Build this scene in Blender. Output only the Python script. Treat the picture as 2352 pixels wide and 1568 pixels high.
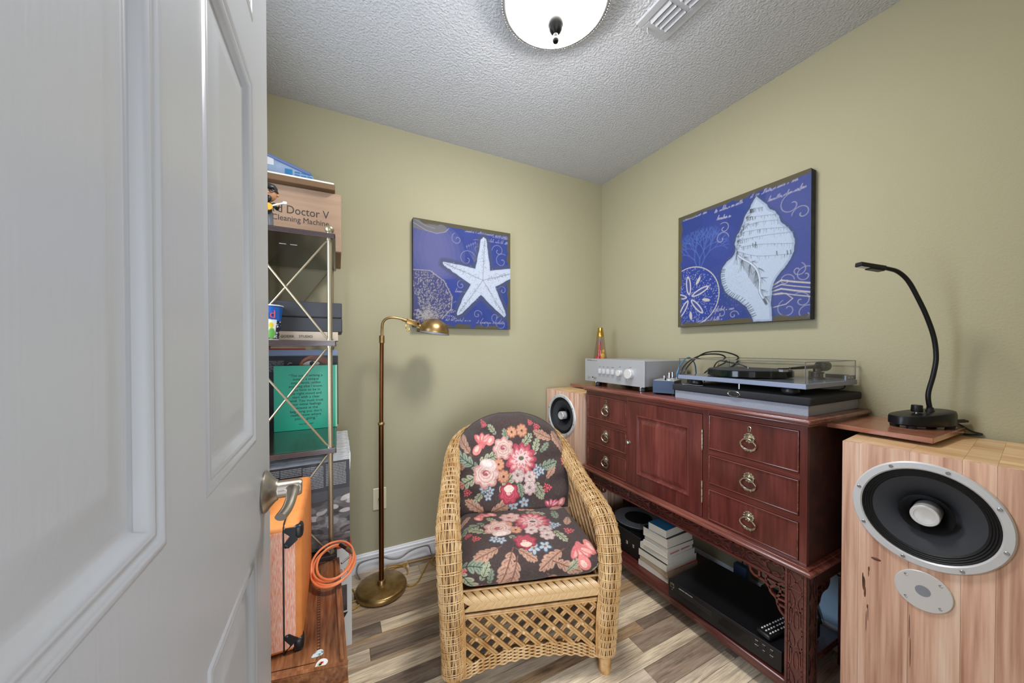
import bpy, bmesh, math, random
import numpy as np
from mathutils import Vector, Matrix
random.seed(7); RNG = np.random.default_rng(7)
for o in list(bpy.data.objects): bpy.data.objects.remove(o)
SC = bpy.context.scene; COL = SC.collection
PI = math.pi; R = math.radians

# ------------------------------------------------------------------ camera
cam = bpy.data.cameras.new('camera'); cam.sensor_width = 36.0; cam.sensor_fit = 'HORIZONTAL'
cam.lens = 36.0 * 793 / 2352; cam.shift_y = 24.3 / 2352; cam.clip_start = 0.01; cam.clip_end = 50
camo = bpy.data.objects.new('camera', cam); COL.objects.link(camo)
camo.location = (0, 0, 1.21); camo.rotation_euler = (R(90 - 0.6), 0, R(-26.815)); SC.camera = camo

# ------------------------------------------------------------------ world light, fill light in the hall, exposure
w = bpy.data.worlds.new('world'); SC.world = w; w.use_nodes = True
WORLD_STRENGTH = 1.7; BOWL_STRENGTH = 88.0
w.node_tree.nodes['Background'].inputs[0].default_value = (0.86, 0.92, 1.0, 1)
w.node_tree.nodes['Background'].inputs[1].default_value = WORLD_STRENGTH
HALL = bpy.data.lights.new('hall_fill', 'AREA'); HALL.shape = 'RECTANGLE'; HALL.size = 1.2; HALL.size_y = 1.4  # soft fill added in the unseen hall to flatten the room light
HALL.energy = 62; HALL.color = (0.80, 0.89, 1.0)
ho = bpy.data.objects.new('hall_fill', HALL); COL.objects.link(ho)
ho.location = (-0.25, -1.7, 0.75); ho.rotation_euler = (R(90), 0, R(-22))
# daylight through the window in the left wall, behind the open door
WIN = bpy.data.lights.new('window_daylight', 'AREA'); WIN.shape = 'RECTANGLE'; WIN.size = 1.15; WIN.size_y = 0.60
WIN.energy = 28; WIN.color = (0.70, 0.83, 1.0)
wo = bpy.data.objects.new('window_daylight', WIN); COL.objects.link(wo)
wo.location = (-0.72, 1.05, 1.40); wo.rotation_euler = (0, R(-90), 0)
vs = SC.view_settings; vs.view_transform = 'Standard'; vs.look = 'None'; vs.gamma = 1.0; vs.exposure = -0.10
vs.use_curve_mapping = False
SC.cycles.max_bounces = 8; SC.cycles.diffuse_bounces = 4; SC.cycles.glossy_bounces = 3
SC.cycles.transmission_bounces = 6; SC.cycles.transparent_max_bounces = 8; SC.cycles.caustics_reflective = False
SC.cycles.caustics_refractive = False; SC.cycles.use_denoising = True; SC.cycles.sample_clamp_indirect = 4.0

# ------------------------------------------------------------------ helpers: colour and material
def lin(c): return c / 12.92 if c <= 0.04045 else ((c + 0.055) / 1.055) ** 2.4
def S(r, g, b): return (lin(r / 255), lin(g / 255), lin(b / 255), 1.0)
def newmat(name):
    m = bpy.data.materials.new(name); m.use_nodes = True; nt = m.node_tree
    return m, nt, nt.nodes['Principled BSDF']
def nd(nt, t, **k):
    n = nt.nodes.new(t)
    for a, b in k.items():
        if a.startswith('i_'): n.inputs[a[2:].replace('_', ' ')].default_value = b
        else: setattr(n, a, b)
    return n
def ramp(nt, stops):
    r = nd(nt, 'ShaderNodeValToRGB'); e = r.color_ramp.elements
    while len(e) < len(stops): e.new(0.5)
    for el, (p, c) in zip(e, stops): el.position = p; el.color = c
    return r
def coords(nt, scale=(1, 1, 1), rnd=False):
    t = nd(nt, 'ShaderNodeTexCoord'); m = nd(nt, 'ShaderNodeMapping'); m.inputs['Scale'].default_value = scale
    nt.links.new(t.outputs['Object'], m.inputs['Vector'])
    if rnd:
        oi = nd(nt, 'ShaderNodeObjectInfo'); mu = nd(nt, 'ShaderNodeVectorMath', operation='SCALE')
        cb = nd(nt, 'ShaderNodeCombineXYZ')
        for k in 'XYZ': nt.links.new(oi.outputs['Random'], cb.inputs[k])
        nt.links.new(cb.outputs[0], mu.inputs[0]); mu.inputs['Scale'].default_value = 37.0
        nt.links.new(mu.outputs[0], m.inputs['Location'])
    return m.outputs[0]
def bump(nt, b, h, strength, dist=0.002):
    n = nd(nt, 'ShaderNodeBump'); n.inputs['Strength'].default_value = strength; n.inputs['Distance'].default_value = dist
    nt.links.new(h, n.inputs['Height']); nt.links.new(n.outputs[0], b.inputs['Normal'])
def mat(name, c, rough=0.5, metal=0.0, c2=None, ns=(8, 8, 8), lo=0.35, hi=0.65, bmp=0, bs=(60, 60, 60), bd=0.002,
        spec=0.5, coat=0, coatr=0.1, det=4, sheen=0):
    m, nt, b = newmat(name)
    b.inputs['Roughness'].default_value = rough; b.inputs['Metallic'].default_value = metal
    b.inputs['Specular IOR Level'].default_value = spec; b.inputs['Base Color'].default_value = c
    if coat: b.inputs['Coat Weight'].default_value = coat; b.inputs['Coat Roughness'].default_value = coatr
    if sheen: b.inputs['Sheen Weight'].default_value = sheen
    if c2 is not None:
        n = nd(nt, 'ShaderNodeTexNoise', i_Scale=1.0, i_Detail=det)
        nt.links.new(coords(nt, ns), n.inputs['Vector'])
        r = ramp(nt, [(lo, c), (hi, c2)]); nt.links.new(n.outputs['Fac'], r.inputs[0])
        nt.links.new(r.outputs[0], b.inputs['Base Color'])
    if bmp:
        n = nd(nt, 'ShaderNodeTexNoise', i_Scale=1.0, i_Detail=3.0)
        nt.links.new(coords(nt, bs), n.inputs['Vector']); bump(nt, b, n.outputs['Fac'], bmp, bd)
    return m
def wood(name, cs, ns, fine, rough=0.4, coat=0.0, bmp=0.05, rnd=True, vary=0.0, coatr=0.15, lo=0.3, hi=0.7):
    """grain: a coarse and a fine noise, both stretched along the board; cs = dark, middle, light"""
    m, nt, b = newmat(name); b.inputs['Roughness'].default_value = rough
    if coat: b.inputs['Coat Weight'].default_value = coat; b.inputs['Coat Roughness'].default_value = coatr
    v = coords(nt, ns, rnd); v2 = coords(nt, fine, rnd)
    n1 = nd(nt, 'ShaderNodeTexNoise', i_Scale=1.0, i_Detail=3.0, i_Distortion=0.6); nt.links.new(v, n1.inputs['Vector'])
    n2 = nd(nt, 'ShaderNodeTexNoise', i_Scale=1.0, i_Detail=6.0); nt.links.new(v2, n2.inputs['Vector'])
    mx = nd(nt, 'ShaderNodeMix'); mx.inputs[0].default_value = 0.4
    nt.links.new(n1.outputs['Fac'], mx.inputs[2]); nt.links.new(n2.outputs['Fac'], mx.inputs[3])
    r = ramp(nt, [(lo, cs[0]), (0.5, cs[1]), (hi, cs[2])]); nt.links.new(mx.outputs[0], r.inputs[0])
    out = r.outputs[0]
    if vary:
        oi = nd(nt, 'ShaderNodeObjectInfo'); mr = nd(nt, 'ShaderNodeMapRange')
        mr.inputs['To Min'].default_value = 1 - vary; mr.inputs['To Max'].default_value = 1 + vary
        nt.links.new(oi.outputs['Random'], mr.inputs['Value'])
        h = nd(nt, 'ShaderNodeHueSaturation'); nt.links.new(out, h.inputs['Color']); nt.links.new(mr.outputs[0], h.inputs['Value'])
        out = h.outputs[0]
    nt.links.new(out, b.inputs['Base Color'])
    if bmp: bump(nt, b, n2.outputs['Fac'], bmp, 0.001)
    return m
def paintmat(name, rough=0.8, weave=0.0, ws=900.0, sheen=0.0):
    """colour printed on the cloth, canvas or card: read from the mesh's own colour attribute"""
    m, nt, b = newmat(name); b.inputs['Roughness'].default_value = rough; b.inputs['Specular IOR Level'].default_value = 0.3
    if sheen: b.inputs['Sheen Weight'].default_value = sheen
    a = nd(nt, 'ShaderNodeVertexColor'); a.layer_name = 'print'
    nt.links.new(a.outputs['Color'], b.inputs['Base Color'])
    if weave:
        n = nd(nt, 'ShaderNodeTexNoise', i_Scale=ws, i_Detail=2.0); nt.links.new(coords(nt), n.inputs['Vector'])
        bump(nt, b, n.outputs['Fac'], weave, 0.001)
    return m
def glass(name, c, rough=0.0, mixf=0.85):
    """thin clear sheet: mostly transparent with a reflecting surface"""
    m, nt, b = newmat(name); nt.nodes.remove(b); o = nt.nodes['Material Output']
    t = nd(nt, 'ShaderNodeBsdfTransparent'); t.inputs[0].default_value = c
    g = nd(nt, 'ShaderNodeBsdfGlossy'); g.inputs['Roughness'].default_value = rough
    f = nd(nt, 'ShaderNodeFresnel', i_IOR=1.45); ge = nd(nt, 'ShaderNodeNewGeometry'); mi = nd(nt, 'ShaderNodeMix')
    mi.inputs[2].default_value = 1.45; mi.inputs[3].default_value = 1 / 1.45
    nt.links.new(ge.outputs['Backfacing'], mi.inputs[0]); nt.links.new(mi.outputs[0], f.inputs['IOR']); x = nd(nt, 'ShaderNodeMixShader')
    nt.links.new(f.outputs[0], x.inputs[0]); nt.links.new(t.outputs[0], x.inputs[1]); nt.links.new(g.outputs[0], x.inputs[2])
    nt.links.new(x.outputs[0], o.inputs[0]); return m
def emit(name, c, s):
    m, nt, b = newmat(name); b.inputs['Base Color'].default_value = c
    b.inputs['Emission Color'].default_value = c; b.inputs['Emission Strength'].default_value = s; return m

# ------------------------------------------------------------------ helpers: meshes, things and parts
ROOT = {}
def tag(o, label=None, cat=None, group=None, kind=None):
    if label: o['label'] = label
    if cat: o['category'] = cat
    if group: o['group'] = group
    if kind: o['kind'] = kind
    return o
def thing(name, label, cat, loc=(0, 0, 0), rz=0.0, group=None):
    o = bpy.data.objects.new(name, None); COL.objects.link(o); o.empty_display_size = 0.05
    o.location = loc; o.rotation_euler = (0, 0, rz)
    ROOT[o.name] = Matrix.Translation(loc) @ Matrix.Rotation(rz, 4, 'Z')
    return tag(o, label, cat, group)
def rootm(o):
    while o.parent: o = o.parent
    return ROOT.get(o.name, Matrix.Identity(4))
def basis(d):
    d = Vector(d).normalized(); a = Vector((0, 0, 1)) if abs(d.z) < 0.95 else Vector((1, 0, 0))
    x = a.cross(d).normalized(); return x, d.cross(x).normalized(), d
class MB:
    def __init__(s): s.v = []; s.f = []
    def add(s, vs, fs):
        k = len(s.v); s.v += [tuple(p) for p in vs]; s.f += [tuple(i + k for i in f) for f in fs]; return s
    def bm(s, b, M=None):
        b.verts.index_update()
        s.add([(M @ v.co if M else v.co) for v in b.verts], [[v.index for v in f.verts] for f in b.faces]); b.free(); return s
    def box(s, x0, y0, z0, x1, y1, z1, bev=0.0, seg=1, M=None):
        b = bmesh.new(); bmesh.ops.create_cube(b, size=1)
        bmesh.ops.transform(b, matrix=Matrix.Translation(((x0 + x1) / 2, (y0 + y1) / 2, (z0 + z1) / 2)) @ Matrix.Diagonal((abs(x1 - x0), abs(y1 - y0), abs(z1 - z0), 1)), verts=b.verts)
        if bev: bmesh.ops.bevel(b, geom=b.edges[:], offset=bev, segments=seg, profile=0.5, affect='EDGES')
        return s.bm(b, M)
    def tube(s, pts, r, seg=8, closed=False, cap=True, sq=1.0):
        P = [Vector(p) for p in pts]; n = len(P); rs = r if isinstance(r, (list, tuple)) else [r] * n
        vs = []; fs = []; px = None
        for i in range(n):
            d = (P[(i + 1) % n] - P[i - 1]) if closed else (P[min(i + 1, n - 1)] - P[max(i - 1, 0)])
            if d.length < 1e-9: d = Vector((0, 0, 1))
            d.normalize()
            if px is None: x, y, _ = basis(d)
            else:
                x = px - d * px.dot(d)
                x = x.normalized() if x.length > 1e-6 else basis(d)[0]
                y = d.cross(x)
            px = x
            for k in range(seg):
                a = 2 * PI * k / seg; vs.append(P[i] + (x * math.cos(a) + y * math.sin(a) * sq) * rs[i])
        for i in range(n if closed else n - 1):
            j = (i + 1) % n
            for k in range(seg): fs.append((i * seg + k, i * seg + (k + 1) % seg, j * seg + (k + 1) % seg, j * seg + k))
        if cap and not closed: fs += [tuple(range(seg - 1, -1, -1)), tuple(range((n - 1) * seg, n * seg))]
        return s.add(vs, fs)
    def lathe(s, prof, o=(0, 0, 0), d=(0, 0, 1), seg=24, cap=True, sx=1.0, sy=1.0):
        """prof: (radius, height along d)"""
        x, y, z = basis(d); o = Vector(o); vs = []; fs = []
        for r, h in prof:
            for k in range(seg):
                a = 2 * PI * k / seg; vs.append(o + z * h + (x * math.cos(a) * sx + y * math.sin(a) * sy) * r)
        for i in range(len(prof) - 1):
            for k in range(seg): fs.append((i * seg + k, i * seg + (k + 1) % seg, (i + 1) * seg + (k + 1) % seg, (i + 1) * seg + k))
        if cap:
            n = len(prof)
            if prof[0][0] > 1e-6: fs.append(tuple(range(seg - 1, -1, -1)))
            if prof[-1][0] > 1e-6: fs.append(tuple(range((n - 1) * seg, n * seg)))
        return s.add(vs, fs)
    def cyl(s, p0, p1, r0, r1=None, seg=16):
        d = Vector(p1) - Vector(p0); return s.lathe([(r0, 0), (r0 if r1 is None else r1, d.length)], p0, d, seg)
    def ball(s, c, r, seg=14, sz=1.0):
        n = seg // 2; return s.lathe([(r * math.sin(PI * i / n), -r * sz * math.cos(PI * i / n)) for i in range(n + 1)], c, (0, 0, 1), seg)
    def prism(s, poly, d):
        """poly: 3-D points of a flat outline, d: extrusion vector"""
        n = len(poly); d = Vector(d); P = [Vector(p) for p in poly]
        return s.add(P + [p + d for p in P], [tuple(range(n)), tuple(range(2 * n - 1, n - 1, -1))] + [(i, i + n, (i + 1) % n + n, (i + 1) % n) for i in range(n)])
    def build(s, name, m, parent=None, smooth=35, local=False, label=None, kind=None):
        me = bpy.data.meshes.new(name); V = s.v
        if parent is not None and not local:
            I = rootm(parent).inverted(); V = [tuple(I @ Vector(p)) for p in V]
        me.from_pydata(V, [], s.f); me.validate()
        b = bmesh.new(); b.from_mesh(me); bmesh.ops.remove_doubles(b, verts=b.verts, dist=1e-6)
        bmesh.ops.recalc_face_normals(b, faces=b.faces); b.to_mesh(me); b.free()
        if smooth: me.shade_smooth(); me.set_sharp_from_angle(angle=R(smooth))
        if m: me.materials.append(m)
        o = bpy.data.objects.new(name, me); COL.objects.link(o)
        if parent is not None: o.parent = parent
        return tag(o, label, kind=kind)
def dup(root, loc, rz=None, label=None, group=None):
    """a copy of a thing with copies of its parts and sub-parts"""
    r = root.copy(); COL.objects.link(r); r.location = loc
    if rz is not None: r.rotation_euler = (0, 0, rz)
    if label: r['label'] = label
    if group: r['group'] = group
    for ch in list(root.children):
        c = ch.copy(); COL.objects.link(c); c.parent = r
        for g in list(ch.children):
            d = g.copy(); COL.objects.link(d); d.parent = c
    return r
def link(name, mesh, parent, M=None):
    o = bpy.data.objects.new(name, mesh); COL.objects.link(o); o.parent = parent
    if M is not None: o.matrix_local = M
    return o
def text(name, body, size, org, right, up, m, parent, align='LEFT', squeeze=1.0, ext=0.0002, space=1.0, local=False):
    cu = bpy.data.curves.new(name, 'FONT'); cu.body = body; cu.size = size; cu.align_x = align; cu.resolution_u = 3
    cu.extrude = ext; cu.space_line = space; cu.materials.append(m)
    tmp = bpy.data.objects.new('t', cu); COL.objects.link(tmp); dg = bpy.context.evaluated_depsgraph_get()
    me = bpy.data.meshes.new_from_object(tmp.evaluated_get(dg)); bpy.data.objects.remove(tmp); bpy.data.curves.remove(cu)
    me.name = name; o = bpy.data.objects.new(name, me); COL.objects.link(o); o.parent = parent
    r = Vector(right).normalized(); u = Vector(up).normalized(); nn = r.cross(u)
    Mt = Matrix((( r.x * squeeze, u.x, nn.x, org[0]), (r.y * squeeze, u.y, nn.y, org[1]), (r.z * squeeze, u.z, nn.z, org[2]), (0, 0, 0, 1)))
    o.matrix_local = Mt if local else rootm(parent).inverted() @ Mt
    return o
def spline(pts, n=8, closed=False):
    """Catmull-Rom through the points"""
    P = [Vector(p) for p in pts]; N = len(P); out = []
    for i in range(N if closed else N - 1):
        a, b, c, d = (P[(i + k) % N] for k in (-1, 0, 1, 2)) if closed else (P[max(i - 1, 0)], P[i], P[i + 1], P[min(i + 2, N - 1)])
        for k in range(n):
            t = k / n
            out.append(0.5 * ((2 * b) + (c - a) * t + (2 * a - 5 * b + 4 * c - d) * t * t + (3 * b - a - 3 * c + d) * t ** 3))
    if not closed: out.append(P[-1])
    return out

# ------------------------------------------------------------------ helper: a print painted on a grid (cloth, canvas, card)
class Paint:
    """colour grid over [0,W] x [0,H] metres (or any unit); row 0 is the bottom"""
    def __init__(s, W, H, nu, nv, bg):
        s.W, s.H, s.nu, s.nv = W, H, nu, nv
        s.x, s.y = np.meshgrid(np.linspace(0, W, nu), np.linspace(0, H, nv)); s.px = max(W / (nu - 1), H / (nv - 1))
        s.a = np.zeros((nv, nu, 3), np.float32); s.a[:] = bg[:3]
    def sub(s, x0, x1, y0, y1):
        i0 = max(int(x0 / s.W * (s.nu - 1)) - 1, 0); i1 = min(int(x1 / s.W * (s.nu - 1)) + 3, s.nu)
        j0 = max(int(y0 / s.H * (s.nv - 1)) - 1, 0); j1 = min(int(y1 / s.H * (s.nv - 1)) + 3, s.nv)
        return (slice(j0, j1), slice(i0, i1)) if i1 > i0 and j1 > j0 else None
    def mix(s, w, cov, c, al):
        k = np.clip(cov, 0, 1)[..., None] * al; s.a[w] = s.a[w] * (1 - k) + np.array(c[:3], np.float32) * k
    def ell(s, cx, cy, rx, ry, c, rot=0.0, al=1.0, pw=2.0):
        m = max(rx, ry); w = s.sub(cx - m, cx + m, cy - m, cy + m)
        if not w: return
        dx, dy = s.x[w] - cx, s.y[w] - cy; ca, sa = math.cos(rot), math.sin(rot)
        d = (np.abs((dx * ca + dy * sa) / rx) ** pw + np.abs((-dx * sa + dy * ca) / ry) ** pw) ** (1 / pw)
        s.mix(w, (1 - d) * min(rx, ry) / s.px + 0.5, c, al)
    def line(s, pts, wd, c, al=1.0):
        for (x0, y0), (x1, y1) in zip(pts[:-1], pts[1:]):
            w = s.sub(min(x0, x1) - wd, max(x0, x1) + wd, min(y0, y1) - wd, max(y0, y1) + wd)
            if not w: continue
            L = max((x1 - x0) ** 2 + (y1 - y0) ** 2, 1e-12)
            t = np.clip(((s.x[w] - x0) * (x1 - x0) + (s.y[w] - y0) * (y1 - y0)) / L, 0, 1)
            d = np.hypot(s.x[w] - x0 - t * (x1 - x0), s.y[w] - y0 - t * (y1 - y0))
            s.mix(w, (wd / 2 - d) / s.px + 0.5, c, al)
    def poly(s, P, c, al=1.0, grow=0.0):
        xs = [p[0] for p in P]; ys = [p[1] for p in P]; g = grow + s.px
        w = s.sub(min(xs) - g, max(xs) + g, min(ys) - g, max(ys) + g)
        if not w: return
        X, Y = s.x[w], s.y[w]; ins = np.zeros(X.shape, bool); dm = np.full(X.shape, 1e9, np.float32)
        for (x0, y0), (x1, y1) in zip(P, P[1:] + P[:1]):
            if y0 != y1: ins ^= ((y0 > Y) != (y1 > Y)) & (X < (x1 - x0) * (Y - y0) / (y1 - y0) + x0)
            L = max((x1 - x0) ** 2 + (y1 - y0) ** 2, 1e-12); t = np.clip(((X - x0) * (x1 - x0) + (Y - y0) * (y1 - y0)) / L, 0, 1)
            dm = np.minimum(dm, np.hypot(X - x0 - t * (x1 - x0), Y - y0 - t * (y1 - y0)))
        s.mix(w, (np.where(ins, dm, -dm) + grow) / s.px + 0.5, c, al)
    def speck(s, amt, k=1):
        n = RNG.normal(0, amt, (s.nv // k + 1, s.nu // k + 1)).repeat(k, 0).repeat(k, 1)[:s.nv, :s.nu]
        s.a = np.clip(s.a * (1 + n[..., None]), 0, 1)
    def surf(s, name, fn, m, parent, local=False, smooth=True, closed_back=None):
        """fn(u, v) arrays in 0..1 -> x, y, z arrays"""
        U, V = np.meshgrid(np.linspace(0, 1, s.nu), np.linspace(0, 1, s.nv)); x, y, z = fn(U, V)
        co = np.stack([x, y, z], -1).reshape(-1, 3)
        if not local:
            I = np.array(rootm(parent).inverted()); co = co @ I[:3, :3].T + I[:3, 3]
        me = bpy.data.meshes.new(name); nv, nu = s.nv, s.nu
        i = np.arange(nv * nu).reshape(nv, nu); q = np.stack([i[:-1, :-1], i[:-1, 1:], i[1:, 1:], i[1:, :-1]], -1).reshape(-1, 4)
        me.vertices.add(nv * nu); me.vertices.foreach_set('co', co.astype(np.float32).ravel())
        me.loops.add(q.size); me.loops.foreach_set('vertex_index', q.astype(np.int32).ravel())
        me.polygons.add(len(q)); me.polygons.foreach_set('loop_start', np.arange(0, q.size, 4, dtype=np.int32))
        me.update(calc_edges=True); me.validate()
        at = me.color_attributes.new('print', 'FLOAT_COLOR', 'POINT'); c4 = np.ones((nv * nu, 4), np.float32)
        c4[:, :3] = s.a.reshape(-1, 3); at.data.foreach_set('color', c4.ravel())
        if smooth: me.shade_smooth()
        me.materials.append(m); o = bpy.data.objects.new(name, me); COL.objects.link(o); o.parent = parent; return o

# ------------------------------------------------------------------ materials
M = {}
def mkwall(name, c, sc, st, dist):
    m, nt, b = newmat(name); b.inputs['Base Color'].default_value = c; b.inputs['Roughness'].default_value = 0.75
    b.inputs['Specular IOR Level'].default_value = 0.25
    v = coords(nt); n = nd(nt, 'ShaderNodeTexNoise', i_Scale=sc, i_Detail=2.5, i_Roughness=0.55); nt.links.new(v, n.inputs['Vector'])
    r = ramp(nt, [(0.38, (0, 0, 0, 1)), (0.66, (1, 1, 1, 1))]); nt.links.new(n.outputs['Fac'], r.inputs[0])
    bump(nt, b, r.outputs[0], st, dist); return m
M['wall'] = mkwall('sage_wall_paint', S(174, 167, 138), 150, 0.22, 0.0012)
M['ceil'] = mkwall('textured_ceiling', S(203, 203, 205), 105, 0.75, 0.0035)
M['trim'] = mat('trim_white', S(240, 241, 244), 0.35)
def mkdoor():
    m, nt, b = newmat('door_paint'); b.inputs['Base Color'].default_value = S(170, 172, 176); b.inputs['Roughness'].default_value = 0.32
    n = nd(nt, 'ShaderNodeTexNoise', i_Scale=1.0, i_Detail=3.0); nt.links.new(coords(nt, (300, 300, 9)), n.inputs['Vector'])
    n2 = nd(nt, 'ShaderNodeTexNoise', i_Scale=14.0, i_Detail=1.0); nt.links.new(coords(nt), n2.inputs['Vector'])
    a = nd(nt, 'ShaderNodeMath', operation='ADD'); nt.links.new(n.outputs[0], a.inputs[0]); nt.links.new(n2.outputs[0], a.inputs[1])
    bump(nt, b, a.outputs[0], 0.12, 0.0012); return m
M['door'] = mkdoor()
def mkfloor():
    m, nt, b = newmat('weathered_plank'); b.inputs['Roughness'].default_value = 0.42
    v = coords(nt, (3.2, 34, 20), True); f = coords(nt, (10, 240, 60), True); bl = coords(nt, (6, 20, 5), True)
    n1 = nd(nt, 'ShaderNodeTexNoise', i_Scale=1.0, i_Detail=5.0, i_Distortion=1.1); nt.links.new(v, n1.inputs['Vector'])
    n2 = nd(nt, 'ShaderNodeTexNoise', i_Scale=1.0, i_Detail=6.0); nt.links.new(f, n2.inputs['Vector'])
    n3 = nd(nt, 'ShaderNodeTexNoise', i_Scale=1.0, i_Detail=4.0, i_Roughness=0.7); nt.links.new(bl, n3.inputs['Vector'])
    oi = nd(nt, 'ShaderNodeObjectInfo')
    tone = ramp(nt, [(0.0, S(150, 130, 108)), (0.13, S(104, 90, 80)), (0.26, S(170, 156, 138)), (0.4, S(126, 110, 96)), (0.52, S(186, 172, 150)),
                     (0.62, S(92, 80, 72)), (0.74, S(160, 146, 130)), (0.88, S(142, 118, 92)), (1.0, S(184, 170, 150))])
    tone.color_ramp.interpolation = 'CONSTANT'; nt.links.new(oi.outputs['Random'], tone.inputs[0])
    g = ramp(nt, [(0.32, (0.6, 0.54, 0.5, 1)), (0.44, (1.35, 1.29, 1.23, 1)), (0.54, (1.9, 1.86, 1.8, 1)), (0.68, (2.5, 2.46, 2.38, 1))])
    mx = nd(nt, 'ShaderNodeMix'); mx.inputs[0].default_value = 0.45
    nt.links.new(n1.outputs[0], mx.inputs[2]); nt.links.new(n2.outputs[0], mx.inputs[3]); nt.links.new(mx.outputs[0], g.inputs[0])
    mu = nd(nt, 'ShaderNodeMix', data_type='RGBA', blend_type='MULTIPLY'); mu.inputs[0].default_value = 1.0
    nt.links.new(tone.outputs[0], mu.inputs[6]); nt.links.new(g.outputs[0], mu.inputs[7])
    wr = ramp(nt, [(0.5, (0, 0, 0, 1)), (0.68, (1, 1, 1, 1))]); nt.links.new(n3.outputs[0], wr.inputs[0])
    wf = nd(nt, 'ShaderNodeMath', operation='MULTIPLY'); nt.links.new(wr.outputs[0], wf.inputs[0]); wf.inputs[1].default_value = 0.6
    m2 = nd(nt, 'ShaderNodeMix', data_type='RGBA'); nt.links.new(wf.outputs[0], m2.inputs[0])
    nt.links.new(mu.outputs[2], m2.inputs[6]); m2.inputs[7].default_value = S(188, 174, 152)
    nt.links.new(m2.outputs[2], b.inputs['Base Color']); bump(nt, b, n2.outputs[0], 0.12, 0.0008); return m
M['plank'] = mkfloor()
M['gap'] = mat('floor_joint', S(40, 34, 30), 0.8)
MAH = (S(48, 18, 16), S(92, 42, 37), S(130, 68, 58))
M['mahH'] = wood('mahogany_along', MAH, (22, 2.2, 22), (120, 5, 120), 0.26, 0.4, 0.03, lo=0.22, hi=0.8)
M['mahV'] = wood('mahogany_upright', MAH, (13, 12, 2.6), (90, 80, 5), 0.26, 0.4, 0.03, lo=0.2, hi=0.82)
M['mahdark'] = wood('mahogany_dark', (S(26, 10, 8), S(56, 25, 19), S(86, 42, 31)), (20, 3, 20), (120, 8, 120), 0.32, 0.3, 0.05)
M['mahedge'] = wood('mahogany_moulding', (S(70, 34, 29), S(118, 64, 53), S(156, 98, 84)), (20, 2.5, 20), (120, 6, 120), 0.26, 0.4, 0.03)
M['leaf'] = wood('mahogany_leaf', (S(124, 74, 54), S(160, 104, 80), S(188, 132, 104)), (20, 2.5, 20), (120, 6, 120), 0.2, 0.5, 0.02)
HICK = (S(168, 114, 90), S(226, 182, 156), S(248, 224, 202))
M['hick'] = wood('rustic_hickory', HICK, (26, 26, 1.3), (130, 130, 4), 0.38, 0.15, 0.05, vary=0.14)
M['hickT'] = wood('rustic_hickory_top', (S(184, 134, 86), S(226, 184, 136), S(244, 212, 168)), (1.5, 17, 17), (5, 90, 90), 0.36, 0.15, 0.05, vary=0.1)
M['knot'] = mat('hickory_knot', S(70, 40, 26), 0.5, c2=S(116, 74, 50), ns=(60, 60, 30))
M['trunk'] = wood('trunk_wood', (S(74, 40, 22), S(134, 84, 52), S(180, 126, 84)), (26, 5, 26), (150, 14, 120), 0.24, 0.5, 0.1)
M['black'] = mat('black_plastic', S(22, 22, 24), 0.38)
M['blacksatin'] = mat('black_satin_metal', S(30, 30, 33), 0.33, 0.4)
M['blackmatt'] = mat('matt_black', S(18, 18, 19), 0.75)
M['rubber'] = mat('rubber', S(14, 14, 15), 0.6)
M['foam'] = mat('black_foam', S(28, 28, 31), 0.95, c2=S(46, 47, 52), ns=(700, 700, 700), bmp=0.4, bs=(600, 600, 600))
M['silver'] = mat('brushed_silver', S(176, 177, 181), 0.36, 0.3, bmp=0.03, bs=(40, 6, 900))
M['steel'] = mat('polished_steel', S(205, 205, 206), 0.16, 1.0)
M['nickel'] = mat('satin_nickel', S(178, 170, 160), 0.3, 1.0, bmp=0.05, bs=(30, 400, 400))
M['alu'] = mat('cast_aluminium', S(214, 214, 216), 0.38, 0.3)
M['spun'] = mat('spun_aluminium', S(222, 221, 220), 0.3, 0.35)
M['brass'] = mat('antique_brass', S(176, 146, 98), 0.34, 0.85, c2=S(140, 110, 66), ns=(20, 20, 20), bmp=0.03)
M['bronze'] = mat('bronzed_brass', S(112, 66, 32), 0.33, 0.9, c2=S(84, 52, 22), ns=(30, 30, 5))
M['oldbrass'] = mat('pull_brass', S(205, 196, 172), 0.3, 0.9, c2=S(120, 108, 84), ns=(120, 120, 120), lo=0.45, hi=0.7)
M['gold'] = mat('gold_cap', S(206, 164, 74), 0.22, 1.0)
M['bronzedark'] = mat('dark_bronze', S(9, 8, 7), 0.35, 0.0, spec=0.15)
M['pewter'] = mat('shelf_metal', S(158, 146, 120), 0.36, 0.7)
M['shelfwood'] = wood('espresso_shelf', (S(20, 15, 12), S(34, 26, 21), S(52, 41, 34)), (3, 20, 20), (8, 120, 100), 0.16, 0.6, 0.01, rnd=False)
M['ridge'] = mat('shelf_edge', S(86, 72, 72), 0.35, 0.2)
M['wick'] = mat('rattan_cane', S(178, 134, 80), 0.36, c2=S(218, 186, 138), ns=(26, 26, 9), lo=0.3, hi=0.72)
M['wickd'] = mat('rattan_core', S(92, 62, 32), 0.7, c2=S(128, 92, 52), ns=(40, 40, 40))
M['wickb'] = mat('rattan_bar', S(168, 122, 70), 0.36, c2=S(198, 158, 104), ns=(30, 30, 30))
M['cloth'] = paintmat('floral_cloth', 0.9, 0.25, 1100.0, 0.15)
M['canvas'] = paintmat('printed_canvas', 0.7, 0.25, 1300.0)
M['card'] = paintmat('printed_card', 0.35)
M['kraft'] = mat('kraft_card', S(168, 138, 114), 0.8, c2=S(156, 126, 102), ns=(3, 3, 60))
M['kraftd'] = mat('kraft_edge', S(112, 84, 58), 0.85)
M['ink'] = mat('dark_ink', S(58, 52, 46), 0.7)
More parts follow.
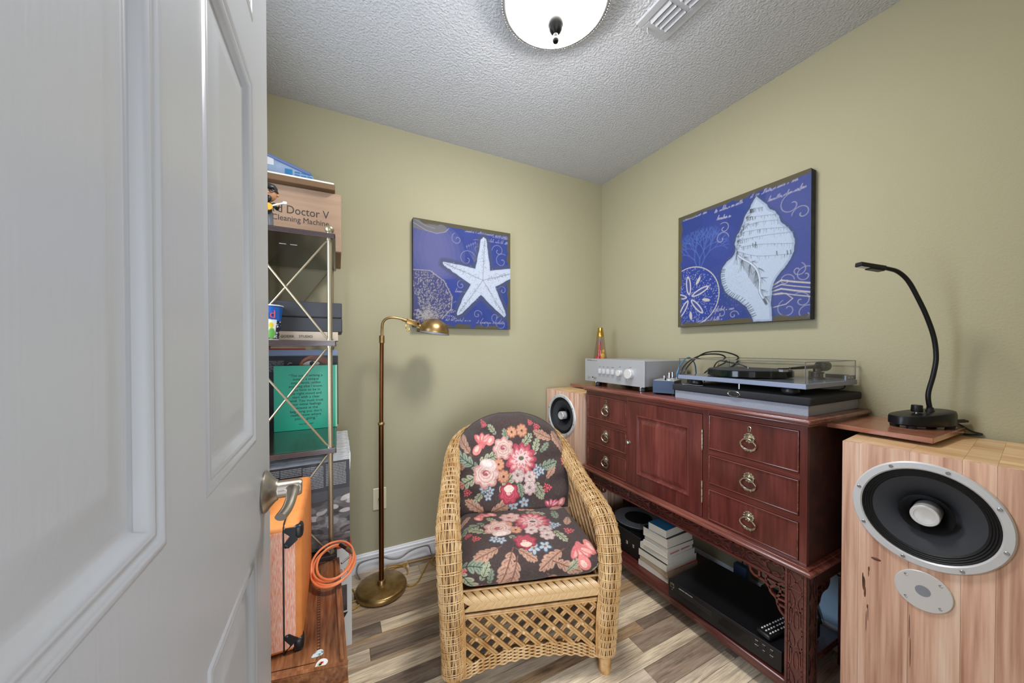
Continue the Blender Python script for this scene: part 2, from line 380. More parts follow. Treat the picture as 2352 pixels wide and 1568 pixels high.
M['paper'] = mat('page_edges', S(212, 204, 188), 0.85, bmp=0.35, bs=(4, 4, 1400), bd=0.001)
M['papery'] = mat('yellowed_page_edges', S(206, 188, 154), 0.85, bmp=0.35, bs=(4, 4, 1400), bd=0.001)
M['white'] = mat('white_card', S(222, 220, 216), 0.6)
M['whitep'] = mat('white_paint_print', S(226, 226, 226), 0.6)
M['greenbook'] = mat('green_cover', S(30, 150, 118), 0.35)
M['greenedge'] = mat('pale_green_edge', S(142, 196, 160), 0.5)
M['bookink'] = mat('black_ink', S(12, 44, 38), 0.6)
M['bluec'] = mat('blue_cover', S(52, 120, 165), 0.4)
M['charc'] = mat('charcoal_box', S(52, 52, 55), 0.55)
M['orange'] = mat('orange_vinyl', S(226, 140, 72), 0.5, c2=S(218, 130, 64), ns=(40, 40, 40), bmp=0.3, bs=(500, 500, 500))
M['pinkv'] = mat('orange_woven_vinyl_lit', S(240, 150, 116), 0.55, c2=S(248, 202, 182), ns=(560, 560, 60), lo=0.38, hi=0.62, bmp=0.3, bs=(520, 520, 40))  # same orange vinyl, woven; the lit face's paler pink is put into the colour
M['cord'] = mat('orange_cable', S(236, 138, 90), 0.4)
M['red'] = mat('red_card', S(205, 60, 52), 0.5)
M['redd'] = mat('red_lead', S(205, 70, 84), 0.45)
M['goldcord'] = mat('gold_lamp_cord', S(176, 134, 58), 0.35)
M['greyc'] = mat('grey_cable', S(120, 120, 120), 0.5)
M['ivory'] = mat('ivory_plate', S(226, 216, 184), 0.35)
M['bowl'] = emit('lit_glass_bowl', (1.0, 0.985, 0.965, 1), BOWL_STRENGTH)
M['lavaglass'] = glass('lamp_bottle_glass', (0.86, 0.78, 0.72, 1), 0.02)
M['lava'] = mat('red_wax', S(205, 60, 70), 0.4)
M['lavay'] = mat('yellow_wax', S(230, 190, 90), 0.4)
M['lavap'] = mat('violet_wax', S(165, 50, 175), 0.4)
M['cover'] = glass('clear_acrylic', (0.965, 0.965, 0.97, 1), 0.02)
M['coveredge'] = mat('acrylic_edge', S(92, 92, 92), 0.15)
M['tubeglass'] = glass('valve_glass', (0.95, 0.95, 0.95, 1), 0.0)
M['plinth'] = mat('grey_plinth', S(132, 142, 164), 0.35, 0.1)  # blue tint of reflected cool light is put into the grey
M['granite'] = mat('grey_fleck_board', S(140, 145, 156), 0.5, c2=S(174, 178, 190), ns=(900, 900, 900), lo=0.5, hi=0.75)
M['platter'] = mat('black_glossy_platter', S(20, 21, 20), 0.12, 0.3)
M['felt'] = mat('dark_mat', S(58, 58, 60), 0.9)
M['navy'] = mat('dark_blue_metal', S(48, 62, 84), 0.4, 0.3)
M['plastic'] = glass('clear_bag', (0.93, 0.95, 0.98, 1), 0.15)
M['sleeve'] = mat('plastic_record_sleeve', S(176, 178, 184), 0.2, c2=S(214, 214, 216), ns=(14, 50, 9), coat=0.5)
M['palepanel'] = mat('pale_blue_sheet', S(176, 208, 236), 0.5)
M['vent'] = mat('vent_white', S(178, 178, 179), 0.4)
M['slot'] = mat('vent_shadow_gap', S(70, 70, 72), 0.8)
M['tan'] = mat('beige_book', S(190, 172, 150), 0.6)
M['skin'] = mat('painted_skin', S(205, 150, 112), 0.5)
M['hat'] = mat('figure_black', S(36, 36, 38), 0.35)
M['guitar'] = mat('figure_guitar', S(226, 160, 60), 0.35)
M['greycl'] = mat('figure_grey', S(92, 92, 96), 0.5)
M['olive'] = mat('figure_jacket', S(58, 66, 44), 0.6)

# ------------------------------------------------------------------ room shell
def struct(name, mb, m, smooth=None, parent=None):
    return tag(mb.build(name, m, parent, smooth=smooth), kind='structure')
XL, XR, YF, YB, ZC = -0.50, 1.785, -0.03, 2.028, 2.44
fl = struct('floor', MB().box(XL, YF - 0.12, -0.06, XR, YB, -0.003), M['gap'])
rows = [2.028, 1.95, 1.86, 1.79, 1.688, 1.62, 1.552, 1.536, 1.4925, 1.429, 1.405, 1.33, 1.25, 1.19, 1.11, 1.06, 0.98, 0.93, 0.84, 0.80, 0.72, 0.66,
        0.57, 0.52, 0.43, 0.36, 0.30, 0.2, 0.12, 0.05, -0.15]
pr = random.Random(21)
for y1, y0 in zip(rows[:-1], rows[1:]):
    x = XL - pr.random() * 0.5
    while x < XR:
        L = pr.uniform(0.45, 1.15) if y1 - y0 > 0.03 else 1.3
        a, b = max(x, XL), min(x + L, XR); x += L
        if b - a < 0.02: continue
        MB().box(a + 0.0006, y0 + 0.0006, -0.003, b - 0.0006, y1 - 0.0006, 0.0, 0.0004).build('plank', M['plank'], fl, smooth=None)
struct('ceiling', MB().box(XL, YF - 0.12, ZC, XR, YB, ZC + 0.06), M['ceil'])
struct('wall_back', MB().box(XL - 0.1, YB, -0.06, XR + 0.1, YB + 0.1, ZC + 0.06), M['wall'])
struct('wall_right', MB().box(XR, YF - 0.12, -0.06, XR + 0.1, YB, ZC + 0.06), M['wall'])
WY0, WY1, WZ0, WZ1 = 0.74, 1.36, 0.85, 2.02
struct('wall_left', MB().box(XL - 0.1, YF - 0.12, -0.06, XL, WY0, ZC + 0.06).box(XL - 0.1, WY1, -0.06, XL, YB, ZC + 0.06).box(XL - 0.1, WY0, -0.06, XL, WY1, WZ0).box(XL - 0.1, WY0, WZ1, XL, WY1, ZC + 0.06), M['wall'])
wn = MB()
for a, b, c, d in [(WY0, WZ0, WY1, WZ0 + 0.04), (WY0, WZ1 - 0.04, WY1, WZ1), (WY0, WZ0, WY0 + 0.04, WZ1), (WY1 - 0.04, WZ0, WY1, WZ1), (WY0, 1.42, WY1, 1.46)]: wn.box(XL - 0.085, a, b, XL - 0.045, c, d, 0.003)
wno = struct('window_1', wn, M['trim'])
MB().box(XL - 0.012, WY0 - 0.05, WZ0 - 0.025, XL + 0.03, WY1 + 0.02, WZ0, 0.004).build('sill', M['trim'], wno, None)
for z0, z1 in [(WZ0 + 0.04, 1.42), (1.46, WZ1 - 0.04)]: MB().add([(XL - 0.065, WY0 + 0.04, z0), (XL - 0.065, WY1 - 0.04, z0), (XL - 0.065, WY1 - 0.04, z1), (XL - 0.065, WY0 + 0.04, z1)], [(0, 1, 2, 3)]).build('pane', M['tubeglass'], wno, None)
wf = MB().box(XL, YF - 0.12, 0, -0.155, YF, ZC).box(0.655, YF - 0.12, 0, XR, YF, ZC).box(-0.155, YF - 0.12, 2.05, 0.655, YF, ZC)
struct('wall_front', wf, M['wall'])
def baseboard(name, p0, p1, n):
    """p0 -> p1 along the wall, n = direction into the room"""
    prof = [(0, 0), (0.013, 0), (0.013, 0.066), (0.0105, 0.069), (0.0105, 0.076), (0.0125, 0.079), (0.0125, 0.084), (0.007, 0.088), (0.007, 0.093), (0.004, 0.097), (0, 0.097)]
    P = [Vector(p0) + Vector(n) * a + Vector((0, 0, b)) for a, b in prof]
    struct(name, MB().prism(P, Vector(p1) - Vector(p0)), M['trim'], 30)
baseboard('baseboard_back', (XL, YB, 0), (XR, YB, 0), (0, -1, 0))
baseboard('baseboard_right', (XR, YF, 0), (XR, YB - 0.013, 0), (-1, 0, 0))

M['rimmetal'] = mat('rim_nickel', S(150, 148, 146), 0.4, 0.5)
# the open door, its free edge towards the room
DX, DY0, DY1, DZ0, DZ1, TH = -0.11, -0.006, 0.7485, 0.008, 2.04, 0.035
door = tag(bpy.data.objects.new('door_1', None), kind='structure'); COL.objects.link(door); ROOT['door_1'] = Matrix.Identity(4)
cols = [(0.112, 0.329), (0.4143, 0.6315)]; rws = [(0.235, 0.908), (1.07, 1.602), (1.690, 1.925)]
slab = MB(); ys = [DY0, cols[0][0], cols[0][1], cols[1][0], cols[1][1], DY1]; zs = [DZ0] + [q for r in rws for q in r] + [DZ1]
for i in range(5):
    for j in range(7):
        if i % 2 and j % 2: continue
        y0, y1, z0, z1 = ys[i], ys[i + 1], zs[j], zs[j + 1]
        slab.add([(DX, y0, z0), (DX, y1, z0), (DX, y1, z1), (DX, y0, z1)], [(0, 1, 2, 3)])
bk = DX - TH
slab.add([(bk, DY0, DZ0), (bk, DY1, DZ0), (bk, DY1, DZ1), (bk, DY0, DZ1), (DX, DY0, DZ0), (DX, DY1, DZ0), (DX, DY1, DZ1), (DX, DY0, DZ1)],
         [(0, 1, 2, 3), (0, 1, 5, 4), (1, 2, 6, 5), (2, 3, 7, 6), (3, 0, 4, 7)])
slab.build('door_slab', M['door'], door, smooth=None)
steps = [(0, 0), (0.0018, 0.0014), (0.0045, 0.0021), (0.0072, 0.0013), (0.0090, -0.0009), (0.0112, -0.0013), (0.0138, 0.0004), (0.0162, 0.0001), (0.0190, -0.0032), (0.0222, -0.0078), (0.0250, -0.0092), (0.0290, -0.0090), (0.0575, -0.0027), (0.0605, -0.0022), (0.0640, -0.0022)]
for (y0, y1) in cols:
    for (z0, z1) in rws:
        p = MB(); V = []; F = []
        for a, d in steps: V += [(DX + d, y0 + a, z0 + a), (DX + d, y1 - a, z0 + a), (DX + d, y1 - a, z1 - a), (DX + d, y0 + a, z1 - a)]
        for i in range(len(steps) - 1):
            for k in range(4): F.append((i * 4 + k, i * 4 + (k + 1) % 4, i * 4 + 4 + (k + 1) % 4, i * 4 + 4 + k))
        n = len(steps) * 4; F.append((n - 4, n - 3, n - 2, n - 1))
        p.add(V, F).build('door_panel', M['door'], door, smooth=70)
hz, hy = 0.973, 0.692
h = MB().lathe([(0.0, 0), (0.033, 0), (0.034, 0.003), (0.032, 0.006), (0.025, 0.011), (0.018, 0.017), (0.0165, 0.020)], (DX, hy, hz), (1, 0, 0), 32)
h.lathe([(0.0145, 0.020), (0.0145, 0.0205), (0.0138, 0.0215), (0.0138, 0.050), (0.012, 0.054), (0.0, 0.0545)], (DX, hy, hz), (1, 0, 0), 28)
ho_ = h.build('door_handle', M['nickel'], door, 40, label='satin nickel lever handle on round rose')
lv = spline([(DX + 0.040, hy - 0.004, hz), (DX + 0.043, hy - 0.018, hz + 0.003), (DX + 0.043, hy - 0.040, hz - 0.001), (DX + 0.040, hy - 0.066, hz - 0.008), (DX + 0.034, hy - 0.088, hz - 0.011)], 5)
MB().tube(lv, [0.0115 - 0.0035 * min(1, i / 10) for i in range(len(lv))], 12, sq=0.72).build('lever', M['nickel'], ho_, 50)
MB().box(DX - TH * 0.75, DY1, 0.93, DX - TH * 0.25, DY1 + 0.0012, 1.02).build('latch_plate', M['nickel'], door, None)

# ------------------------------------------------------------------ ceiling light, vent, wall outlet
LX, LY = 0.672, 0.998
cl = thing('ceiling_light', 'lit white glass bowl ceiling light with dark finial and beaded silver rim', 'ceiling light', (LX, LY, ZC))
MB().lathe([(0.10, 0), (0.150, -0.004), (0.172, -0.020), (0.184, -0.036), (0.186, -0.046), (0.180, -0.053), (0.172, -0.055), (0.170, -0.046)], (LX, LY, ZC), (0, 0, 1), 64).build('rim', M['rimmetal'], cl, 40)
bd = MB()
for k in range(120):
    a = 2 * PI * k / 120; bd.lathe([(0, -0.0032), (0.0028, -0.0016), (0.0028, 0.0016), (0, 0.0032)], (LX + 0.1845 * math.cos(a), LY + 0.1845 * math.sin(a), ZC - 0.0495), (-math.sin(a), math.cos(a), 0.5), 6)
bd.build('beading', M['rimmetal'], cl, 60, kind='stuff')
MB().lathe([(0.1695 * math.cos(t), -0.046 - 0.060 * math.sin(t)) for t in [PI / 2 * i / 16 for i in range(17)]], (LX, LY, ZC), (0, 0, 1), 64).build('glass_bowl', M['bowl'], cl, 60)
MB().lathe([(0.0, -0.104), (0.029, -0.106), (0.0305, -0.112), (0.0295, -0.122), (0.0255, -0.134), (0.0225, -0.138), (0.0215, -0.142), (0.014, -0.151), (0.0085, -0.156), (0.0085, -0.165), (0.0105, -0.168), (0.0108, -0.177), (0.0085, -0.182), (0, -0.183)], (LX, LY, ZC), (0, 0, 1), 32).build('finial', M['bronzedark'], cl, 40)
vt = thing('ceiling_vent', 'white slotted air register screwed to the textured ceiling', 'vent', (1.09, 0.80, ZC))
fr = MB(); zz = ZC - 0.010
y = 0.965; fr.box(1.010, 0.61, zz, 1.042, 0.965, ZC, 0.003).box(1.138, 0.61, zz, 1.170, 0.965, ZC, 0.003)
gy = [(0.930, 0.845), (0.825, 0.740), (0.720, 0.645)]
for a, b in [(0.965, 0.930), (0.845, 0.825), (0.740, 0.720), (0.645, 0.61)]: fr.box(1.042, b, zz, 1.138, a, ZC, 0.001)
fr.build('frame', M['vent'], vt, None)
MB().box(1.04, 0.62, ZC - 0.002, 1.14, 0.95, ZC).build('duct_opening', M['slot'], vt, None)
for a, b in gy:
    for k in range(4):
        x = 1.052 + 0.0245 * k
        MB().box(-0.0085, b - 0.002, -0.0012, 0.0085, a + 0.002, 0.0012, M=Matrix.Translation((x, 0, ZC - 0.0085)) @ Matrix.Rotation(R(35), 4, 'Y')).build('slat', M['vent'], vt, None)
MB().tube([(1.06, 0.952, ZC - 0.010), (1.06, 0.953, ZC - 0.019), (1.068, 0.957, ZC - 0.024)], 0.0025, 8).build('damper_lever', M['vent'], vt)
ou = thing('wall_outlet', 'ivory wall plate behind the floor lamp pole', 'wall plate', (0.2035, YB, 0.381))
MB().box(0.1685, YB - 0.006, 0.321, 0.2385, YB, 0.441, 0.003).build('plate', M['ivory'], ou, None)
MB().lathe([(0.0075, 0), (0.0075, 0.006), (0.004, 0.008), (0.004, 0.012), (0, 0.012)], (0.2035, YB - 0.006, 0.381), (0, -1, 0), 14).build('jack', M['oldbrass'], ou)
for z in (0.336, 0.426): MB().lathe([(0.0035, 0), (0.0025, 0.001), (0, 0.0012)], (0.2035, YB - 0.006, z), (0, -1, 0), 10).build('screw', M['ivory'], ou)

M['mahpanel'] = wood('mahogany_panel', (S(58, 24, 20), S(108, 52, 45), S(146, 82, 72)), (12, 11, 2.4), (80, 70, 5), 0.24, 0.45, 0.03, lo=0.22, hi=0.8)
# ------------------------------------------------------------------ sideboard on its fretwork stand
sb = thing('sideboard', 'dark mahogany sideboard with ring pull drawers on a carved fretwork stand', 'sideboard', (1.55, 1.11, 0))
X0, BY0, BY1 = 1.345, 0.558, 1.660
cb = MB().box(X0 + 0.016, BY0, 0.505, 1.765, BY1, 0.962)
cb.build('carcass', M['mahdark'], sb, None)
for a, b in [(BY0, 0.579), (0.889, 0.9135), (1.329, 1.3365), (1.6475, BY1)]: MB().box(X0, a, 0.505, X0 + 0.016, b, 0.962, 0.0006).build('stile', M['mahV'], sb, None)
for a, b, zz in [(0.579, 0.889, [(0.505, 0.514), (0.641, 0.662), (0.780, 0.802), (0.942, 0.962)]), (0.9135, 1.329, [(0.505, 0.512), (0.940, 0.962)]), (1.3365, 1.6475, [(0.505, 0.511), (0.630, 0.655), (0.772, 0.799), (0.936, 0.962)])]:
    for z0, z1 in zz: MB().box(X0 + 0.001, a, z0, X0 + 0.016, b, z1).build('rail', M['mahH'], sb, None)
MB().box(1.326, 0.542, 0.966, 1.783, 1.676, 0.983, 0.006, 3).build('top', M['mahedge'], sb, 40)
MB().box(1.335, 0.550, 0.958, 1.775, 1.668, 0.967, 0.003, 2).build('top_moulding', M['mahH'], sb, 40)
# pull prototype: rosette and hanging ring, origin on the drawer face
def pull_meshes():
    a = MB()
    a.lathe([(0, 0.0045), (0.004, 0.0055), (0.006, 0.003), (0.009, 0.0045), (0.011, 0.002), (0.0175, 0.0015), (0.0175, 0)], (0, 0, 0.018), (-1, 0, 0), 20)
    for k in range(12):
        t = 2 * PI * k / 12; a.ball((-0.0015, 0.0162 * math.cos(t), 0.018 + 0.0162 * math.sin(t)), 0.0042, 8, 0.7)
    for k in range(9):
        t = 2 * PI * k / 9; a.ball((-0.003, 0.0105 * math.cos(t), 0.018 + 0.0105 * math.sin(t)), 0.0022, 6)
    a.tube([(-0.001, 0, 0.018), (-0.014, 0, 0.018)], 0.003, 8); a.ball((-0.014, 0, 0.018), 0.0042, 8)
    o1 = a.build('pull_rosette', M['oldbrass']); m1 = o1.data; bpy.data.objects.remove(o1)
    r = MB(); pts = []
    for k in range(28):
        t = 2 * PI * k / 28 + PI / 2; y = 0.0265 * math.cos(t); z = -0.005 + 0.0215 * math.sin(t)
        pts.append((-0.010 - 0.004 * math.cos(t - PI / 2), y * (1.0 if z < 0 else 0.9), z))
    r.tube(pts, [0.0028 if p[2] > -0.018 else 0.0040 for p in pts], 8, True)
    for yy in (-0.009, -0.003, 0.003, 0.009): r.ball((-0.0065, yy, -0.0263), 0.0054, 8)
    o2 = r.build('pull_ring', M['oldbrass']); m2 = o2.data; bpy.data.objects.remove(o2); return m1, m2
PM = pull_meshes(); SBI = ROOT['sideboard'].inverted()
def drawer(y0, y1, z0, z1, keyhole, lab):
    g = 0.0016; a, b, c, d = y0 + g, y1 - g, z0 + g, z1 - g; t = 0.0042
    o = MB().box(X0 + 0.0015, a, c, X0 + 0.015, b, d).build('drawer', M['mahV'], sb, None, label=lab)
    bd = MB()
    for q in [(a, c, b, c + t), (a, d - t, b, d), (a, c, a + t, d), (b - t, c, b, d)]: bd.box(X0 - 0.0025, q[0], q[1], X0 + 0.004, q[2], q[3], 0.0018, 2)
    bd.build('cock_bead', M['mahedge'], o, 40)
    yc, zc = (y0 + y1) / 2, (z0 + z1) / 2 - 0.002 - (0.006 if keyhole else 0)
    for n, me in zip(('pull_rosette', 'pull_ring'), PM): link(n, me, o, SBI @ Matrix.Translation((X0 + 0.0015, yc, zc)))
    if keyhole:
        k = MB().lathe([(0.0062, 0), (0.0062, 0.0012), (0.0040, 0.0016), (0.0040, 0.0008), (0, 0.0008)], (X0 + 0.0015, yc, zc + 0.054), (-1, 0, 0), 16)
        k.box(X0 + 0.0000, yc - 0.0048, zc + 0.041, X0 + 0.0012, yc + 0.0048, zc + 0.051); k.build('keyhole_plate', M['oldbrass'], o, 30)
        MB().lathe([(0.0032, 0.0011), (0, 0.0011)], (X0 + 0.0008, yc, zc + 0.054), (-1, 0, 0), 12).box(X0 - 0.0006, yc - 0.0017, zc + 0.0425, X0 + 0.001, yc + 0.0017, zc + 0.053).build('keyhole', M['blackmatt'], o, None)
for y0, y1, zz in [(1.3365, 1.6475, [(0.799, 0.936), (0.655, 0.772), (0.511, 0.630)]), (0.579, 0.889, [(0.802, 0.942), (0.662, 0.780), (0.514, 0.641)])]:
    for i, (z0, z1) in enumerate(zz): drawer(y0, y1, z0, z1, i == 0, None)
# cupboard door
a, b, c, d = 0.9155, 1.3275, 0.5135, 0.9385; XD = X0 - 0.003
V = []; F = []
dst = [(0, 0.008), (0, 0.001), (0.0015, 0)]
for i, (e, dd) in enumerate(dst): V += [(XD + dd, a + e, c + e), (XD + dd, b - e, c + e), (XD + dd, b - e, d - e), (XD + dd, a + e, d - e)]
V += [(XD, 0.9735, 0.576), (XD, 1.2645, 0.576), (XD, 1.2645, 0.875), (XD, 0.9735, 0.875)]
for i in range(3):
    for k in range(4): F.append((i * 4 + k, i * 4 + (k + 1) % 4, i * 4 + 4 + (k + 1) % 4, i * 4 + 4 + k))
cd = MB().add(V, F).build('door', M['mahV'], sb, None)
V = []; F = []; st = [(0, 0), (0.002, -0.003), (0.006, -0.0035), (0.009, -0.001), (0.011, 0.004), (0.016, 0.006), (0.019, 0.0065), (0.040, -0.0012), (0.0415, -0.0012)]
for e, dd in st: V += [(XD + dd, 0.9735 + e, 0.576 + e), (XD + dd, 1.2645 - e, 0.576 + e), (XD + dd, 1.2645 - e, 0.875 - e), (XD + dd, 0.9735 + e, 0.875 - e)]
for i in range(len(st) - 1):
    for k in range(4): F.append((i * 4 + k, i * 4 + (k + 1) % 4, i * 4 + 4 + (k + 1) % 4, i * 4 + 4 + k))
n = len(V); F.append((n - 4, n - 3, n - 2, n - 1)); MB().add(V, F).build('raised_panel', M['mahpanel'], cd, 25)
kn = MB().lathe([(0.009, 0), (0.009, 0.001), (0.004, 0.002), (0.0035, 0.010), (0.0075, 0.014), (0.0085, 0.018), (0.006, 0.021), (0, 0.022)], (XD, 1.3105, 0.727), (-1, 0, 0), 18); kn.build('knob', M['steel'], cd, 40)
MB().lathe([(0.007, 0), (0.007, 0.002), (0.003, 0.003), (0, 0.003)], (XD + 0.001, 1.326, 0.729), (-1, 0, 0), 12).build('catch_plate', M['steel'], sb, 40)
for z0, z1 in [(0.7916, 0.8765), (0.5747, 0.665)]: MB().cyl((XD - 0.0008, 0.9147, z0), (XD - 0.0008, 0.9147, z1), 0.0032, seg=10).build('hinge', M['oldbrass'], cd)
# pull-out leaves at both ends
lf = MB().box(1.475, 0.325, 0.945, 1.772, 0.562, 0.960, 0.0015).build('leaf', M['leaf'], sb, None, label='pull-out leaf at the near end')
MB().tube([(1.70, 0.325, 0.953), (1.70, 0.320, 0.953), (1.712, 0.318, 0.953), (1.718, 0.321, 0.953)], 0.0018, 6).build('leaf_catch', M['oldbrass'], lf)
MB().box(1.475, 1.656, 0.945, 1.772, 2.000, 0.960, 0.0015).build('leaf', M['leaf'], sb, None, label='pull-out leaf at the far end')
# the stand: mouldings, carved frieze, legs, brackets, shelf
MB().box(1.318, 0.534, 0.485, 1.775, 1.684, 0.500, 0.006, 3).box(1.330, 0.546, 0.498, 1.770, 1.672, 0.5065, 0.003, 2).build('stand_moulding', M['mahedge'], sb, 40)
def strip(mb, P, wd, x0, x1, ax='Y'):
    """flat strip of width wd following P (along, z), between x0 and x1 in depth"""
    P = [Vector((p[0], p[1])) for p in P]; L = []; Rr = []
    for i, p in enumerate(P):
        d = P[min(i + 1, len(P) - 1)] - P[max(i - 1, 0)]; d.normalize(); nn = Vector((-d.y, d.x)) * wd / 2
        L.append(p + nn); Rr.append(p - nn)
    f3 = (lambda q, x: (x, q.x, q.y)) if ax == 'Y' else (lambda q, x: (q.x, x, q.y))
    for i in range(len(P) - 1):
        q = [L[i], L[i + 1], Rr[i + 1], Rr[i]]
        mb.add([f3(k, x0) for k in q] + [f3(k, x1) for k in q], [(0, 1, 2, 3), (7, 6, 5, 4), (0, 4, 5, 1), (1, 5, 6, 2), (2, 6, 7, 3), (3, 7, 4, 0)])
def curve2(P, n=5): return [(p.x, p.y) for p in spline([(a, b, 0) for a, b in P], n)]
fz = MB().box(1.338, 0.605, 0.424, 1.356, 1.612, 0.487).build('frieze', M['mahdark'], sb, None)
cv = MB(); xa, xb = 1.3345, 1.3385
y = 0.612
while y < 1.60:
    L = 0.128; z0, z1, zm = 0.434, 0.478, 0.456
    for s in (1, -1):
        q = lambda a, b: (y + a * L, zm + s * b)
        strip(cv, curve2([q(0.02, 0.004), q(0.10, 0.019), q(0.22, 0.012), q(0.34, 0.020), q(0.48, 0.006)]), 0.0042, xa, xb)
        strip(cv, curve2([q(0.06, 0.020), q(0.30, 0.0205), q(0.52, 0.0195), q(0.70, 0.010), q(0.84, 0.019), q(0.98, 0.006)]), 0.0038, xa, xb)
        strip(cv, [q(0.50, 0.007), q(0.62, 0.001), q(0.80, 0.007), q(0.96, 0.003)], 0.0036, xa, xb)
    strip(cv, [(y + 0.46 * L, zm - 0.006), (y + 0.5 * L, zm + 0.006)], 0.010, xa - 0.001, xb)
    y += L
strip(cv, [(0.606, 0.4275), (1.612, 0.4275)], 0.007, xa - 0.002, xb); strip(cv, [(0.606, 0.4825), (1.612, 0.4825)], 0.006, xa, xb)
cv.build('carving', M['mahH'], fz, None)
MB().box(1.36, 0.556, 0.424, 1.72, 0.572, 0.487).build('end_frieze', M['mahdark'], sb, None)
MB().box(1.36, 1.646, 0.424, 1.72, 1.662, 0.487).build('end_frieze', M['mahdark'], sb, None)
def leg(x0, y0, carved):
    o = MB().box(x0, y0, 0, x0 + 0.06, y0 + 0.06, 0.486, 0.002).build('leg', M['mahV'], sb, None)
    if not carved: return
    c = MB(); xa, xb = x0 - 0.003, x0 + 0.0005; g = lambda a, b: (y0 + a, b)
    for e in (0.004, 0.056): strip(c, [g(e, 0.0), g(e, 0.485)], 0.007, xa - 0.001, xb)
    for e in (0.0115, 0.0485): strip(c, [g(e, 0.0), g(e, 0.485)], 0.004, xa, xb)
    for zt in (0.478, 0.424): strip(c, [g(0.012, zt), g(0.048, zt)], 0.004, xa, xb)
    strip(c, [g(0.012, 0.476), g(0.048, 0.426)], 0.004, xa, xb); strip(c, [g(0.048, 0.476), g(0.012, 0.426)], 0.004, xa, xb)
    z = 0.418
    while z > 0.02:
        for s in (1, -1):
            m = lambda a, b: (y0 + 0.03 + s * a, max(z - b, 0.0))
            strip(c, curve2([m(0.018, 0), m(0.006, 0.022), m(0.005, 0.045), m(0.016, 0.062)]), 0.0042, xa, xb)
            strip(c, curve2([m(0.018, 0.040), m(0.0125, 0.060), m(0.0125, 0.100), m(0.018, 0.118)]), 0.004, xa, xb)
            strip(c, curve2([m(0.0, 0.066), m(0.006, 0.075), m(0.006, 0.112), m(0.0, 0.122)]), 0.004, xa, xb)
        strip(c, [(y0 + 0.026, z - 0.052), (y0 + 0.034, z - 0.066)], 0.006, xa, xb)
        z -= 0.130
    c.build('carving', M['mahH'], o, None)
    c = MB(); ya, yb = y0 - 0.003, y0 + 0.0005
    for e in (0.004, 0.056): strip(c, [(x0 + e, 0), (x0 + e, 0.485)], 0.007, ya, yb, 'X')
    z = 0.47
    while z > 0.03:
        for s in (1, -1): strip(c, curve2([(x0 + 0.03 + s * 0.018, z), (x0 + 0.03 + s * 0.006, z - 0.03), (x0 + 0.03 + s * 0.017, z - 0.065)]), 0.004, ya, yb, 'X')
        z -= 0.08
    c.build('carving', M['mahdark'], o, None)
leg(1.327, 0.548, True); leg(1.327, 1.610, True); leg(1.705, 0.548, False); leg(1.705, 1.610, False)
def bracket(m3, name, m):
    """pierced corner bracket: u from the leg along the frieze, z down from the frieze; m3(u, dz) -> (along, z)"""
    c = MB(); x0, x1, ax = m3[0], m3[1], m3[2]; g = m3[3]; P = lambda *q: [g(a, b) for a, b in q]
    strip(c, curve2(P((0.118, 0.0), (0.117, -0.018), (0.104, -0.030), (0.094, -0.030), (0.070, -0.034), (0.056, -0.046), (0.050, -0.060), (0.034, -0.070), (0.030, -0.086), (0.022, -0.104), (0.010, -0.114), (0.0, -0.116))), 0.0075, x0, x1, ax)
    for q in [((0.0, -0.002), (0.118, -0.002)), ((0.003, 0.0), (0.003, -0.116)), ((0.088, 0), (0.088, -0.030)), ((0.066, 0), (0.066, -0.034)), ((0.0, -0.086), (0.030, -0.086)), ((0.0, -0.064), (0.034, -0.068)), ((0.0, -0.046), (0.028, -0.048)),
              ((0.030, -0.020), (0.056, -0.046)), ((0.066, -0.020), (0.034, -0.020), (0.022, -0.030), (0.022, -0.046), (0.034, -0.068)), ((0.030, -0.020), (0.012, -0.006)), ((0.022, -0.030), (0.004, -0.024))]:
        strip(c, P(*q), 0.007, x0, x1, ax)
    return c.build(name, m, sb, None)
bracket((1.338, 1.350, 'Y', lambda u, z: (0.606 + u, 0.424 + z)), 'bracket', M['mahH'])
bracket((1.338, 1.350, 'Y', lambda u, z: (1.612 - u, 0.424 + z)), 'bracket', M['mahH'])
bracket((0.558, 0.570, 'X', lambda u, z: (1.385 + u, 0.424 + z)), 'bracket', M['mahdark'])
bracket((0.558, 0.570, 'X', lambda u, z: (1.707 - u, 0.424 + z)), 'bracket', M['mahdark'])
MB().box(1.330, 0.606, 0.072, 1.745, 1.612, 0.098, 0.006, 3).box(1.337, 0.606, 0.058, 1.35, 1.612, 0.074, 0.002).build('shelf', M['mahH'], sb, 40)

